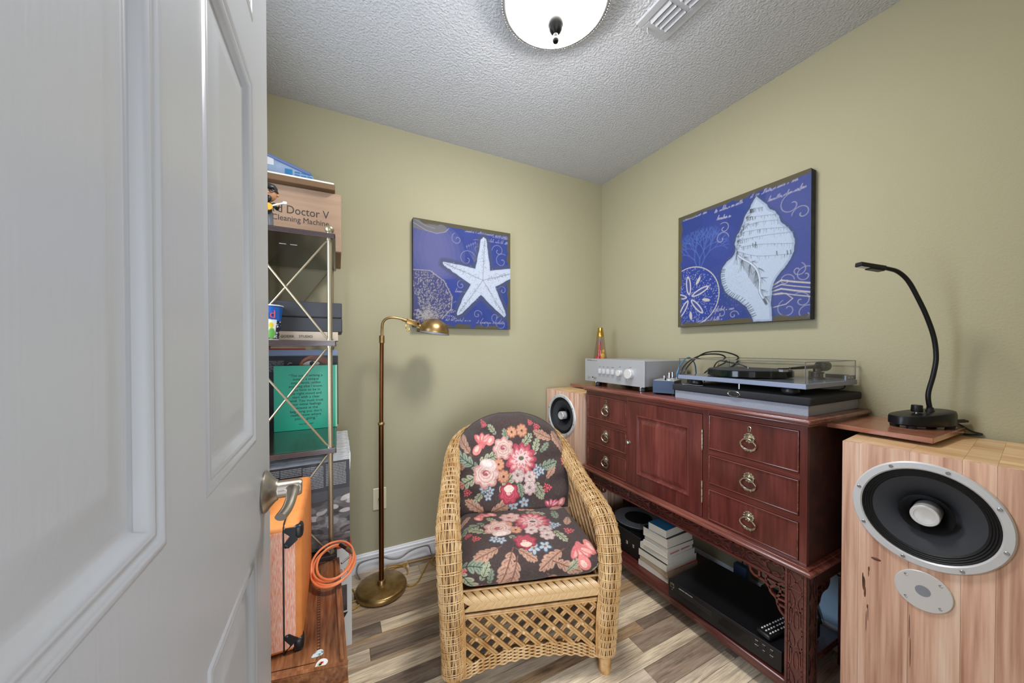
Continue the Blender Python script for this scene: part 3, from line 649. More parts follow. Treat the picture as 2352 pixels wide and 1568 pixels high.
# ------------------------------------------------------------------ loudspeakers (local: x across the front, y into depth)
def speaker(loc, rz, label):
    t = thing('loudspeaker', label, 'loudspeaker', loc, rz, 'hickory floorstanding loudspeakers')
    W, D, H = 0.32, 0.395, 0.935; cx, cz, rr = 0.160, 0.777, 0.119; T = 0.018
    def B(mb, n, m, par=t, sm=None, lab=None, kind=None): return mb.build(n, M[m], par, sm, True, lab, kind)
    bodyb = MB().box(0.0005, T, 0, T, D, H - T).box(W - T, T, 0, W - 0.0005, D, H - T).box(T, D - T, 0, W - T, D, H - T).box(T, T, 0, W - T, D - T, T)
    B(bodyb, 'cabinet', 'hick')
    B(MB().box(0.02, 0.15, 0.5, W - 0.02, 0.17, H - 0.03), 'driver_chamber', 'blackmatt')
    xs = [0.0, 0.036, 0.132, 0.218, 0.268, W]
    for a, b in zip(xs[:-1], xs[1:]):
        a2, b2 = a + (0.0002 if a else 0), b - (0.0002 if b < W else 0); mb = MB()
        def arc(sg):
            lo, hi = max(a2, cx - rr), min(b2, cx + rr)
            return [(x, cz + sg * math.sqrt(max(rr * rr - (x - cx) ** 2, 0))) for x in np.linspace(lo, hi, 14)] if hi > lo else []
        A = arc(-1)
        if A:
            bot = [(a2, 0), (b2, 0)] + ([(b2, cz)] if b2 > cx + rr else []) + A[::-1] + ([(a2, cz)] if a2 < cx - rr else [])
            top = [(b2, H), (a2, H)] + ([(a2, cz)] if a2 < cx - rr else []) + arc(1) + ([(b2, cz)] if b2 > cx + rr else [])
            for P in (bot, top): mb.prism([(x, 0, z) for x, z in P], (0, T, 0))
        else: mb.box(a2, 0, 0, b2, T, H)
        B(mb, 'front_board', 'hick')
        B(MB().box(a2, T, H - T, b2, D, H), 'top_board', 'hickT')
    for kx, kz, ka, kb in [(0.072, 0.617, 0.010, 0.0042), (0.0480, 0.535, 0.0032, 0.020), (0.0505, 0.512, 0.0022, 0.016), (0.046, 0.548, 0.0016, 0.018), (0.058, 0.582, 0.0018, 0.007), (0.0575, 0.571, 0.0010, 0.012), (0.0560, 0.473, 0.0016, 0.006), (0.0570, 0.455, 0.0007, 0.024), (0.0535, 0.43, 0.0007, 0.03), (0.135, 0.47, 0.0007, 0.032), (0.1375, 0.40, 0.0008, 0.04)]:
        B(MB().lathe([(1, 0), (0.8, 0.0006), (0, 0.0006)], (kx, 0, kz), (0, -1, 0), 16, sx=ka, sy=kb), 'knot', 'knot', sm=40)
    d = B(MB().lathe([(0.1365, 0), (0.1365, 0.004), (0.1335, 0.0075), (0.1200, 0.0075), (0.1170, 0.005), (0.1165, -0.010)], (cx, 0, cz), (0, -1, 0), 72, cap=False), 'driver', 'alu', sm=35, lab='wide-range driver with aluminium frame ring')
    sr = [(0.1170, 0.001)] + [(0.1165 - 0.0009 * i, 0.001 + 0.0022 * math.sin(PI * i / 5.0) ** 2 - 0.0003 * i) for i in range(1, 21)] + [(0.0970, -0.006)]
    B(MB().lathe(sr, (cx, 0, cz), (0, -1, 0), 64, cap=False), 'surround', 'rubber', d, 60)
    B(MB().lathe([(0.0975, -0.006), (0.075, -0.013), (0.05, -0.030), (0.030, -0.052)], (cx, 0, cz), (0, -1, 0), 64, cap=False), 'cone', 'conegrey', d, 60)
    B(MB().lathe([(0.049, -0.010), (0.0485, -0.0085), (0.042, -0.016), (0.032, -0.035), (0.028, -0.052)], (cx, 0, cz), (0, -1, 0), 48, cap=False), 'whizzer_cone', 'blacksatin', d, 60)
    B(MB().lathe([(0.026, -0.055), (0.026, 0.007), (0.0245, 0.009), (0.019, 0.0086), (0.0185, 0.0075), (0.011, 0.0065), (0, 0.004)], (cx, 0, cz), (0, -1, 0), 40), 'phase_plug', 'spun', d, 30)
    for k in range(8):
        q = 2 * PI * (k + 0.5) / 8 + 0.1; o = (cx + 0.1275 * math.cos(q), 0, cz + 0.1275 * math.sin(q))
        B(MB().lathe([(0.0042, 0.0072), (0.0042, 0.009), (0.0036, 0.0096), (0.0022, 0.0096), (0.0018, 0.0082), (0, 0.0082)], o, (0, -1, 0), 12), 'screw', 'steel', d, 30)
    px, pz = 0.158, 0.5785
    p = B(MB().lathe([(0.0505, 0), (0.0505, 0.003), (0.049, 0.0042), (0.0135, 0.003)], (px, 0, pz), (0, -1, 0), 56, cap=False), 'port_plate', 'spun', sm=30, lab='round spun aluminium plate below the driver')
    B(MB().lathe([(0.0135, 0.001), (0.0135, 0.0034), (0, 0.0034)], (px, 0, pz), (0, -1, 0), 28), 'plate_centre', 'greydisc', p, 30)
    for k in range(4):
        q = PI / 4 + PI / 2 * k; o = (px + 0.0415 * math.cos(q), 0, pz + 0.0415 * math.sin(q))
        B(MB().lathe([(0.0036, 0.0038), (0.0036, 0.0048), (0.0018, 0.0052), (0, 0.0044)], o, (0, -1, 0), 10), 'screw', 'steel', p, 30)
    return t
M['conegrey'] = mat('paper_cone', S(50, 52, 57), 0.7)
M['greydisc'] = mat('grey_disc', S(138, 142, 150), 0.5)
speaker((1.343, 0.4715, 0), R(-83.7), 'hickory loudspeaker in the right foreground with its driver close to us')
speaker((1.281, 2.006, 0), R(-85.7), 'hickory loudspeaker in the far corner behind the wicker chair')

# ------------------------------------------------------------------ things on the sideboard (top at z 0.983)
ZT = 0.983
t = thing('stereo_amplifier', 'silver stereo amplifier with knobs and switches on left end of sideboard', 'amplifier', (1.56, 1.506, ZT))
ax, a0, a1, b0, b1 = 1.400, 1.2696, 1.7425, 1.009, 1.147
MB().box(ax + 0.006, a0 + 0.003, b0 + 0.002, 1.735, a1 - 0.003, b1 - 0.002, 0.002).build('chassis', M['silver'], t, None)
fp = MB().box(ax, a0, b0, ax + 0.007, a1, b1, 0.001).build('faceplate', M['silver'], t, None)
YL = lambda k: a1 - k * (a1 - a0)          # fraction along the face from its left end
for k in (0.300, 0.372, 0.447, 0.527): MB().box(ax - 0.010, YL(k) - 0.0105, 1.061, ax + 0.001, YL(k) + 0.0105, 1.090, 0.002, 2).build('tone_button', M['alu'], t, 40)
MB().lathe([(0.0175, 0), (0.0175, 0.017), (0.016, 0.0185), (0, 0.0185)], (ax, YL(0.640), 1.074), (-1, 0, 0), 32).build('selector_knob', M['spun'], t, 35)
MB().lathe([(0.0265, 0), (0.0265, 0.021), (0.0245, 0.023), (0, 0.023)], (ax, YL(0.800), 1.074), (-1, 0, 0), 40).build('volume_knob', M['spun'], t, 35)
for k, r in [(0.075, 0.0055), (0.108, 0.003), (0.195, 0.006), (0.218, 0.006)]: MB().lathe([(r, 0), (r, 0.007), (r * 0.7, 0.009), (0, 0.009)], (ax, YL(k), 1.034), (-1, 0, 0), 14).build('button', M['steel'], t, 35)
MB().lathe([(0.0045, 0), (0.0045, 0.001), (0.0028, 0.001), (0.0028, 0.0004), (0, 0.0004)], (ax, YL(0.155), 1.034), (-1, 0, 0), 14).build('headphone_socket', M['black'], t)
for k in (0.655, 0.752): MB().box(ax - 0.004, YL(k) - 0.004, 1.036, ax + 0.001, YL(k) + 0.004, 1.041, 0.0008).build('button', M['steel'], t)
for k in (0.40, 0.43, 0.465, 0.50, 0.535, 0.86): MB().lathe([(0.0011, 0), (0, 0.0004)], (ax, YL(k), 1.043), (-1, 0, 0), 8).build('indicator_light', M['ink'], t)
text('lettering', 'YAMAHA', 0.0105, (ax - 0.0003, YL(0.04), 1.134), (0, -1, 0), (0, 0, 1), M['ink'], t)
text('lettering', 'NATURAL SOUND STEREO AMPLIFIER', 0.0034, (ax - 0.0003, YL(0.12), 1.135), (0, -1, 0), (0, 0, 1), M['ink'], t)
for k, s in [(0.29, 'BASS'), (0.362, 'TREBLE'), (0.437, 'BALANCE'), (0.515, 'LOUDNESS'), (0.64, 'INPUT'), (0.80, 'VOLUME')]: text('lettering', s, 0.0045, (ax - 0.0003, YL(k), 1.100 if k < 0.6 else 1.106), (0, -1, 0), (0, 0, 1), M['ink'], t, 'CENTER')
for x, y in [(1.445, 1.672), (1.445, 1.318), (1.70, 1.672), (1.70, 1.318)]: MB().lathe([(0.021, 0), (0.023, 0.002), (0.023, 0.018), (0.019, 0.020), (0.019, 0.027)], (x, y, ZT), (0, 0, 1), 24).build('foot', M['black'], t, 35)
for x, y in [(1.4285, 1.672), (1.4285, 1.318)]: MB().cyl((x, y, ZT + 0.002), (x, y, ZT + 0.026), 0.007, seg=12).build('foot_trim', M['steel'], t)

t = thing('lava_lamp', 'lava lamp with gold cap and red wax in the room corner', 'lamp', (1.600, 1.830, 0.960))
o = (1.600, 1.830, 0.960)
MB().lathe([(0.052, 0), (0.052, 0.004), (0.030, 0.085), (0.046, 0.145), (0.0475, 0.150)], o, (0, 0, 1), 32).build('base', M['gold'], t, 30)
MB().lathe([(0.046, 0.150), (0.0475, 0.156), (0.024, 0.333)], o, (0, 0, 1), 32, cap=False).build('bottle', M['lavaglass'], t, 40)
MB().lathe([(0.0248, 0.330), (0.0255, 0.333), (0.0165, 0.388), (0.0145, 0.391), (0, 0.391)], o, (0, 0, 1), 32).build('cap', M['gold'], t, 30)
wx = MB().ball((1.590, 1.842, 1.135), 0.023, 14, 1.1).ball((1.608, 1.818, 1.128), 0.027, 14, 1.0).lathe([(0.008, 0), (0.012, 0.03), (0.008, 0.075), (0.006, 0.10), (0, 0.105)], (1.597, 1.832, 1.14), (0, 0, 1), 12).build('wax', M['lava'], t, 60, kind='stuff')
MB().ball((1.600, 1.805, 1.152), 0.016, 12, 1.8).ball((1.606, 1.806, 1.19), 0.009, 12, 1.6).build('wax', M['lavay'], t, 60, label='yellow wax blob')
MB().ball((1.599, 1.832, 1.25), 0.006, 12, 2.2).build('wax', M['lavap'], t, 60, label='violet wax blob')

t = thing('tube_preamp', 'small dark blue preamp box with two glass valves between amplifier and turntable', 'preamp', (1.395, 1.212, ZT), R(-65.5))
# local: x along its front, y into depth
def L4(mb, n, m, sm=35, par=None): return mb.build(n, M[m], par or t, sm, True)
L4(MB().box(0, 0, 0.009, 0.101, 0.132, 0.069, 0.002), 'case', 'black', None)
L4(MB().box(0.0005, -0.003, 0.009, 0.1005, 0.001, 0.070, 0.001), 'front_panel', 'navy', None)
L4(MB().box(0.002, 0.002, 0.0692, 0.099, 0.130, 0.0712, 0.0008), 'top_plate', 'silver', None)
for x, y in [(0.010, 0.012), (0.091, 0.012), (0.010, 0.120), (0.091, 0.120)]: L4(MB().lathe([(0.006, 0), (0.007, 0.009)], (x, y, 0), (0, 0, 1), 12), 'foot', 'rubber')
for x, y in [(0.068, 0.035), (0.070, 0.088)]:
    v = L4(MB().lathe([(0.0105, 0.0712), (0.0105, 0.077), (0.0088, 0.080), (0.0098, 0.084), (0.0098, 0.108), (0.006, 0.115), (0.0018, 0.117), (0.0012, 0.121), (0, 0.1215)], (x, y, 0), (0, 0, 1), 20), 'valve', 'tubeglass', 60)
    L4(MB().cyl((x, y, 0.081), (x, y, 0.103), 0.0052, seg=10).cyl((x, y, 0.103), (x, y, 0.108), 0.0075, seg=12), 'electrodes', 'steel', 40, v)
    L4(MB().lathe([(0.0125, 0.071), (0.0125, 0.076), (0.0105, 0.077)], (x, y, 0), (0, 0, 1), 18), 'valve_socket', 'alu', 40, v)
L4(MB().lathe([(0.004, 0), (0.003, 0.012), (0, 0.0125)], (0.056, 0.010, 0.0712), (0, 0.3, 1), 10), 'switch', 'black')
for x in (0.02, 0.04, 0.06, 0.08): L4(MB().cyl((x, 0.119, 0.071), (x, 0.119, 0.086), 0.0045, seg=10), 'socket', 'steel')

t = thing('isolation_platform', 'grey fleck platform with black foam top carrying the turntable', 'platform', (1.58, 0.83, ZT))
MB().box(1.395, 0.5775, ZT, 1.770, 1.085, 1.019, 0.001).build('board', M['granite'], t, None)
fm = MB().box(1.386, 0.568, 1.0185, 1.776, 1.095, 1.0455, 0.006, 3).build('foam_top', M['foam'], t, 40)
bg = MB().lathe([(0.0245, 0), (0.0245, 0.002), (0.0225, 0.003), (0.0205, 0.0015), (0.0, 0.0015)], (1.386, 0.814, 1.0320), (-1, 0, 0), 36, sx=1, sy=0.45).build('badge', M['steel'], fm, 30)
MB().lathe([(0.0205, 0.0016), (0, 0.002)], (1.386, 0.814, 1.0320), (-1, 0, 0), 32, sx=1, sy=0.42).build('badge_field', M['black'], bg, None)
text('lettering', 'Auralex', 0.0115, (1.3832, 0.814, 1.0285), (0, -1, 0), (0, 0, 1), M['steel'], bg, 'CENTER')

t = thing('turntable', 'grey turntable under a clear dust cover on black foam platform', 'turntable', (1.575, 0.82, 1.0455))
MB().box(1.385, 0.580, 1.0735, 1.768, 1.063, 1.0905, 0.0012).build('plinth', M['plinth'], t, None)
for x, y in [(1.43, 1.005), (1.43, 0.645), (1.72, 0.82)]: MB().lathe([(0.020, 0), (0.026, 0.006), (0.027, 0.016), (0.022, 0.028)], (x, y, 1.0455), (0, 0, 1), 28).build('foot', M['black'], t, 40)
PX, PY = 1.575, 0.865
MB().lathe([(0.055, 1.0905), (0.055, 1.094)], (PX, PY, 0), (0, 0, 1), 32).build('sub_platter', M['black'], t)
MB().lathe([(0.150, 1.0945), (0.1535, 1.096), (0.1535, 1.1185), (0.152, 1.120), (0.0, 1.120)], (PX, PY, 0), (0, 0, 1), 72).build('platter', M['platter'], t, 30)
MB().lathe([(0.148, 1.1202), (0.148, 1.1225), (0, 1.1225)], (PX, PY, 0), (0, 0, 1), 64).build('platter_mat', M['felt'], t, 30)
MB().lathe([(0.0035, 1.1222), (0.0035, 1.130), (0.002, 1.132), (0, 1.132)], (PX, PY, 0), (0, 0, 1), 12).build('spindle', M['steel'], t)
tp = Vector((1.662, 0.662, 1.140)); hd = Vector((1.507, 0.698, 1.133)); td = (hd - tp).normalized()
ar = MB().lathe([(0.026, 1.0905), (0.026, 1.097), (0.019, 1.1), (0.019, 1.112), (0.022, 1.114), (0.022, 1.119), (0.012, 1.121), (0.012, 1.133)], (tp.x, tp.y, 0), (0, 0, 1), 28).build('tonearm_base', M['black'], t, 30)
arm = MB().tube([tp + td * -0.012, tp + td * 0.02, tp + td * 0.13], [0.0085, 0.0075, 0.0045], 12).build('tonearm', M['blacksatin'], t, 60)
MB().lathe([(0.010, 0.012), (0.0195, 0.014), (0.0205, 0.02), (0.0205, 0.043), (0.019, 0.048), (0.006, 0.049)], tp, -td, 28).build('counterweight', M['blacksatin'], arm, 35)
sd = Vector((-td.y, td.x, 0))
Mh = Matrix.Translation(hd) @ Matrix(((td.x, sd.x, 0, 0), (td.y, sd.y, 0, 0), (0, 0, 1, 0), (0, 0, 0, 1)))
MB().box(-0.020, -0.009, -0.001, 0.024, 0.009, 0.003, 0.001, M=Mh).tube([Mh @ Vector((0.004, 0.008, 0.002)), Mh @ Vector((0.006, 0.02, 0.003)), Mh @ Vector((0.012, 0.026, 0.007))], 0.0012, 6).build('headshell', M['blacksatin'], arm, None)
MB().box(-0.008, -0.008, -0.011, 0.020, 0.008, -0.001, 0.001, M=Mh).build('cartridge', M['silver'], arm, None)
MB().lathe([(0.006, 0), (0.006, 0.03), (0, 0.031)], (tp.x + 0.022, tp.y + 0.03, 1.0905), (0, 0, 1), 14).build('arm_lift', M['black'], t)
cvx = MB().box(1.3895, 0.5845, 1.0910, 1.7640, 1.0585, 1.1640)
co = cvx.build('dust_cover', M['cover'], t, None)
ed = MB(); e = 0.0011; xa, xb, ya, yb, za, zb = 1.3895, 1.7640, 0.5845, 1.0585, 1.0915, 1.1640
for x in (xa, xb):
    ed.box(x - e, ya, zb - e, x + e, yb, zb + e)
    for y in (ya, yb): ed.box(x - e, y - e, za, x + e, y + e, zb)
for y in (ya, yb): ed.box(xa, y - e, zb - e, xb, y + e, zb + e)
ed.build('cover_edge', M['coveredge'], co, None)
for y in (0.640, 1.000):
    hb = MB().box(1.764, y - 0.035, 1.092, 1.770, y + 0.035, 1.108).build('hinge', M['black'], t, None)
hb = MB().box(1.690, 0.5855, 1.0915, 1.762, 0.5895, 1.1085).build('hinge_plate', M['plinth'], t, None)
for x in (1.712, 1.740): MB().lathe([(0.0035, 0), (0.0025, 0.0018), (0, 0.002)], (x, 0.5855, 1.100), (0, -1, 0), 10).build('screw', M['steel'], hb)
MB().cyl((1.395, 0.80, 1.052), (1.395, 0.80, 1.0735), 0.0035, seg=10).build('switch', M['steel'], t)
MB().tube(spline([(1.752, 0.615, 1.0735), (1.758, 0.612, 1.060), (1.750, 0.625, 1.050), (1.735, 0.64, 1.0485), (1.70, 0.66, 1.0485)], 6), 0.002, 6).build('earth_lead', M['black'], t)
tag(MB().tube(spline([(1.402, 1.052, 1.0475), (1.407, 1.02, 1.0485), (1.41, 0.985, 1.0478), (1.42, 0.965, 1.0485)], 6), 0.0040, 6, sq=0.35).build('plastic_scrap', M['white']), 'thin white plastic scrap under the left front foot of the turntable', 'scrap')

tag(MB().tube(spline([(1.535, 1.150, 1.066), (1.545, 1.146, 1.10), (1.60, 1.145, 1.145), (1.66, 1.125, 1.185), (1.70, 1.085, 1.195), (1.735, 1.045, 1.188), (1.772, 1.02, 1.165), (1.776, 1.045, 1.125), (1.775, 1.10, 1.105), (1.765, 1.16, 1.10), (1.76, 1.20, 1.06), (1.758, 1.215, 0.99)], 8), 0.0035, 8).build('audio_cable', M['black']), 'black braided audio cable looping above the back of the dust cover', 'cable', 'audio cables behind the turntable')
tag(MB().tube(spline([(1.520, 1.156, 1.066), (1.53, 1.155, 1.098), (1.585, 1.160, 1.14), (1.655, 1.14, 1.174), (1.705, 1.10, 1.182), (1.745, 1.075, 1.172), (1.774, 1.085, 1.14), (1.772, 1.15, 1.10), (1.765, 1.19, 1.04), (1.765, 1.20, 0.988)], 8), 0.0035, 8).build('audio_cable', M['black']), 'black audio cable just below the braided one, behind the dust cover', 'cable', 'audio cables behind the turntable')
tag(MB().tube(spline([(1.505, 1.162, 1.066), (1.512, 1.164, 1.09), (1.545, 1.172, 1.125), (1.60, 1.185, 1.155), (1.66, 1.20, 1.160), (1.72, 1.215, 1.12), (1.752, 1.23, 1.04), (1.756, 1.235, 0.987)], 8), 0.0032, 8).build('audio_cable', M['bluec']), 'blue audio cable rising from the preamp behind the amplifier side', 'cable', 'audio cables behind the turntable')
t = thing('signal_cable', 'black turntable lead with red and black plugs behind the platter', 'cable', (1.76, 1.10, ZT))
MB().tube(spline([(1.755, 1.135, 1.075), (1.755, 1.13, 1.12), (1.76, 1.105, 1.146), (1.765, 1.06, 1.140), (1.7735, 1.0, 1.128), (1.7745, 0.95, 1.10), (1.7755, 0.93, 1.05)], 8), 0.0035, 8).build('lead', M['black'], t)
MB().cyl((1.752, 1.118, 1.052), (1.752, 1.118, 1.088), 0.0048, seg=10).build('plug', M['redd'], t, label='red plug')
MB().cyl((1.757, 1.136, 1.045), (1.757, 1.136, 1.082), 0.0048, seg=10).build('plug', M['black'], t, label='black plug')
MB().tube(spline([(1.752, 1.118, 1.086), (1.753, 1.116, 1.112), (1.757, 1.108, 1.137)], 5), 0.0018, 6).build('red_wire', M['redd'], t)
MB().tube(spline([(1.752, 1.118, 1.054), (1.757, 1.128, 1.03), (1.757, 1.136, 1.047)], 5), 0.002, 6).tube(spline([(1.757, 1.128, 1.03), (1.760, 1.13, 0.986)], 5), 0.003, 6).build('lead_tail', M['black'], t)

# gooseneck lamp on the near leaf (z 0.960)
t = thing('gooseneck_lamp', 'black gooseneck desk lamp on the leaf above right loudspeaker', 'lamp', (1.662, 0.391, 0.960), R(-26.8))
def BL(mb, n, m, par=None, sm=45, lab=None): return mb.build(n, M[m], par or t, sm, True, lab)
ol = []
for k in range(40):
    a = 2 * PI * k / 40; c, s_ = math.cos(a), math.sin(a); ol.append((0.090 * (abs(c) ** 0.8) * (1 if c > 0 else -1), 0.047 * (abs(s_) ** 0.85) * (1 if s_ > 0 else -1)))
V = []; F = []
lay = [(0.93, 0.008, 0), (1.0, 0.012, 0), (1.0, 0.030, 0.09), (0.97, 0.036, 0.10), (0.88, 0.038, 0.10)]
for sc_, h0, tl in lay: V += [(x * sc_, y * sc_, h0 + (x + 0.09) * tl) for x, y in ol]
for i in range(len(lay) - 1):
    for k in range(40): F.append((i * 40 + k, i * 40 + (k + 1) % 40, (i + 1) * 40 + (k + 1) % 40, (i + 1) * 40 + k))
F += [tuple(range(39, -1, -1)), tuple(range(160, 200))]
BL(MB().add(V, F), 'base', 'blacksatin', None, 40)
for x, y in [(-0.06, -0.024), (0.06, -0.024), (-0.06, 0.024), (0.06, 0.024)]: BL(MB().lathe([(0.011, 0), (0.012, 0.009)], (x, y, 0), (0, 0, 1), 14), 'foot', 'rubber')
BL(MB().cyl((-0.022, -0.004, 0.040), (-0.022, -0.004, 0.050), 0.005, seg=12), 'shaft', 'steel')
BL(MB().lathe([(0.0125, 0.049), (0.0135, 0.051), (0.0125, 0.070), (0.011, 0.071), (0, 0.071)], (-0.022, -0.004, 0), (0.02, 0, 1), 20), 'dimmer_knob', 'black', None, 35)
nk = [(0.0256, 0.040), (0.0256, 0.055), (0.0193, 0.104), (0.035, 0.167), (0.043, 0.222), (0.035, 0.285), (0.012, 0.350), (-0.0166, 0.409), (-0.0487, 0.464), (-0.081, 0.493), (-0.113, 0.503), (-0.124, 0.504)]
BL(MB().tube(spline([(a, 0, b) for a, b in nk], 7), 0.0062, 12), 'gooseneck', 'blacksatin', None, 60)
BL(MB().lathe([(0.0105, 0.036), (0.0105, 0.052), (0.008, 0.056), (0.008, 0.062), (0.0065, 0.063)], (0.0256, 0, 0), (0, 0, 1), 16), 'collar', 'black', None, 35)
Mh = Matrix.Translation((-0.124, 0, 0.504)) @ Matrix.Rotation(R(9), 4, 'Y')
hd_ = BL(MB().box(-0.086, -0.011, -0.0075, -0.004, 0.011, 0.006, 0.002, M=Mh).box(-0.008, -0.005, -0.005, 0.004, 0.005, 0.005, 0.001, M=Mh), 'head', 'black', None, None)
BL(MB().box(-0.052, -0.0105, -0.0115, -0.008, 0.0105, -0.0075, 0.001, M=Mh), 'head_clip', 'black', hd_, None)
BL(MB().box(-0.080, -0.008, -0.0085, -0.054, 0.008, -0.0072, M=Mh), 'diffuser', 'white', hd_, None)
BL(MB().cyl((0.088, -0.010, 0.020), (0.122, -0.010, 0.021), 0.0058, seg=12).cyl((0.122, -0.010, 0.021), (0.132, -0.010, 0.020), 0.004, seg=10), 'plug', 'black')
wl = lambda *p: tuple(ROOT[t.name].inverted() @ Vector(p))
BL(MB().tube(spline([(0.130, -0.010, 0.020), wl(1.772, 0.352, 0.976), wl(1.777, 0.335, 0.965), wl(1.7795, 0.315, 0.950), wl(1.780, 0.295, 0.945), wl(1.778, 0.31, 0.940), wl(1.776, 0.33, 0.9378)], 6), 0.0024, 8), 'power_lead', 'black', None, 60)

# ------------------------------------------------------------------ things on the stand's shelf (z 0.098) and behind
ZS = 0.098
t = thing('disc_player', 'low black disc player on the sideboard stand shelf', 'disc player', (1.335, 0.84, ZS), R(-87.4))
def BC(mb, n, m, par=None, sm=None, kind=None): return mb.build(n, M[m], par or t, sm, True, kind=kind)
BC(MB().box(-0.216, 0.004, 0.009, 0.216, 0.300, 0.078, 0.0015), 'case', 'blacksatin')
fpn = BC(MB().box(-0.2175, -0.004, 0.008, 0.2175, 0.005, 0.080, 0.0015), 'front_panel', 'blacksatin')
BC(MB().box(-0.165, -0.0055, 0.040, -0.020, -0.003, 0.060, 0.001), 'disc_tray', 'black')
BC(MB().box(0.005, -0.0046, 0.032, 0.120, -0.0035, 0.066), 'display_window', 'platter')
for i, (x, z) in enumerate([(0.140, 0.060), (0.140, 0.043), (0.163, 0.060), (0.163, 0.040), (0.187, 0.060), (0.187, 0.040)]):
    BC(MB().box(x - 0.005, -0.0065, z - 0.0025, x + 0.005, -0.003, z + 0.0025, 0.0007), 'button', 'black')
    text('lettering', ['OPEN', 'REPEAT', 'PLAY', 'SKIP', 'STOP', 'PAUSE'][i], 0.0038, (x, -0.0043, z + 0.0042), (1, 0, 0), (0, 0, 1), M['whitep'], t, 'CENTER', local=True)
lg = BC(MB().box(-0.207, -0.0047, 0.052, -0.189, -0.0035, 0.072), 'logo_frame', 'steel')
BC(MB().box(-0.2055, -0.0051, 0.0535, -0.1905, -0.004, 0.064), 'logo_field', 'black', lg)
text('lettering', 'NAD', 0.0075, (-0.198, -0.0053, 0.0655), (1, 0, 0), (0, 0, 1), M['black'], lg, 'CENTER', local=True)
text('lettering', 'COMPACT DISC PLAYER', 0.0058, (-0.166, -0.0043, 0.064), (1, 0, 0), (0, 0, 1), M['whitep'], t, local=True)
BC(MB().lathe([(0.0018, 0), (0, 0.001)], (-0.198, -0.004, 0.043), (0, -1, 0), 10), 'standby_light', 'orange')
for x, y in [(-0.18, 0.03), (0.18, 0.03), (-0.18, 0.27), (0.18, 0.27)]: BC(MB().lathe([(0.017, 0), (0.019, 0.009)], (x, y, 0), (0, 0, 1), 16), 'foot', 'rubber')
t = thing('remote_control', 'black remote control with white buttons on the disc player', 'remote control', (1.350, 0.687, 0.178), R(-5))
BC(MB().box(0, -0.024, 0, 0.19, 0.024, 0.019, 0.007, 3), 'body', 'black', None, 50)
for i in range(11):
    for j in range(3):
        BC(MB().lathe([(0.0042, 0), (0.0036, 0.002), (0, 0.0024)], (0.020 + 0.0145 * i + (0.004 if i > 3 else 0), -0.014 + 0.014 * j, 0.0188), (0, 0, 1), 8, sx=0.7, sy=1.1), 'button', 'whitep', None, 40)

bk_ = [(0.1000, 0.1270, 0.172, 0.205, 2, 0.004, 'paper', 'white', 'paperback with a white cover at the bottom of the book stack'), (0.1275, 0.1545, 0.170, 0.215, -1, 0.0, 'papery', 'red', 'yellowed thick paperback, second from the bottom of the stack'),
       (0.1550, 0.1900, 0.168, 0.222, 1, -0.006, 'paper', 'black', 'thick paperback with black cover edge, third from the bottom'), (0.1905, 0.2200, 0.165, 0.195, 0, 0.002, 'paper', 'white', 'cream paperback under the one with the red marked edge'),
       (0.2205, 0.2445, 0.140, 0.188, 2, 0.0, 'paper', 'white', 'paperback with a red stripe on its page edge'), (0.2450, 0.2660, 0.140, 0.180, -1, 0.002, 'paper', 'greyc', 'thin paperback, third from the top of the stack'),
       (0.2665, 0.3110, 0.142, 0.185, 1, -0.002, 'paper', 'black', 'fat paperback with black and blue cover near the top'), (0.3115, 0.3480, 0.100, 0.150, 3, 0.0, 'paper', 'bluec', 'small fat paperback with a blue cover on top')]
for i, (z0, z1, wY, dX, rz, off, pg, cvn, lab) in enumerate(bk_):
    t = thing('book', lab, 'book', (1.382 + off, 1.100 + (0.012 if i < 7 else 0.020), z0), R(rz), 'paperbacks stacked on the stand shelf')
    h_ = z1 - z0; c = 0.0006
    def BB(mb, n, m): return mb.build(n, M[m], t, None, True)
    BB(MB().box(0.001, 0.0, c, dX - 0.001, wY - 0.002, h_ - c), 'pages', pg)
    BB(MB().box(0, 0, 0, dX, wY, c), 'cover', cvn); BB(MB().box(0, 0, h_ - c, dX, wY, h_), 'cover', cvn)
    BB(MB().box(0, wY - 0.0015, 0, dX, wY, h_), 'spine', cvn)
    if i == 4: BB(MB().box(0.02, -0.0004, h_ * 0.55, 0.085, 0.0002, h_ * 0.75).box(0.10, -0.0004, h_ * 0.55, 0.165, 0.0002, h_ * 0.75), 'red_mark', 'redd')
t = thing('record_cleaner', 'black record cleaning machine with round platter on the stand shelf', 'record cleaner', (1.53, 1.30, ZS))
MB().box(1.395, 1.285, 0.106, 1.690, 1.590, 0.225, 0.003).build('case', M['black'], t, None)
MB().lathe([(0.128, 0.226), (0.131, 0.229), (0.131, 0.240), (0.128, 0.242), (0.122, 0.2395), (0, 0.2395)], (1.535, 1.430, 0), (0, 0, 1), 64).build('platter', M['platter'], t, 30)
MB().lathe([(0.131, 0.2395), (0.1325, 0.241), (0.131, 0.2425)], (1.535, 1.430, 0), (0, 0, 1), 64).build('platter_rim', M['greydisc'], t, 30)
MB().lathe([(0.075, 0.2398), (0.077, 0.242), (0.073, 0.243), (0, 0.243)], (1.535, 1.430, 0), (0, 0, 1), 48).build('platter_mat', M['blackmatt'], t, 30)
MB().box(1.64, 1.30, 0.225, 1.69, 1.37, 0.400, 0.003).build('suction_tower', M['black'], t, None)
for y, z in [(1.330, 0.165), (1.375, 0.165)]: MB().box(1.388, y - 0.006, z - 0.009, 1.396, y + 0.006, z + 0.009, 0.002).build('switch', M['steel'], t)
MB().lathe([(0.006, 0.243), (0.006, 0.256), (0, 0.257)], (1.47, 1.36, 0), (0, 0, 1), 12).build('clamp', M['steel'], t)
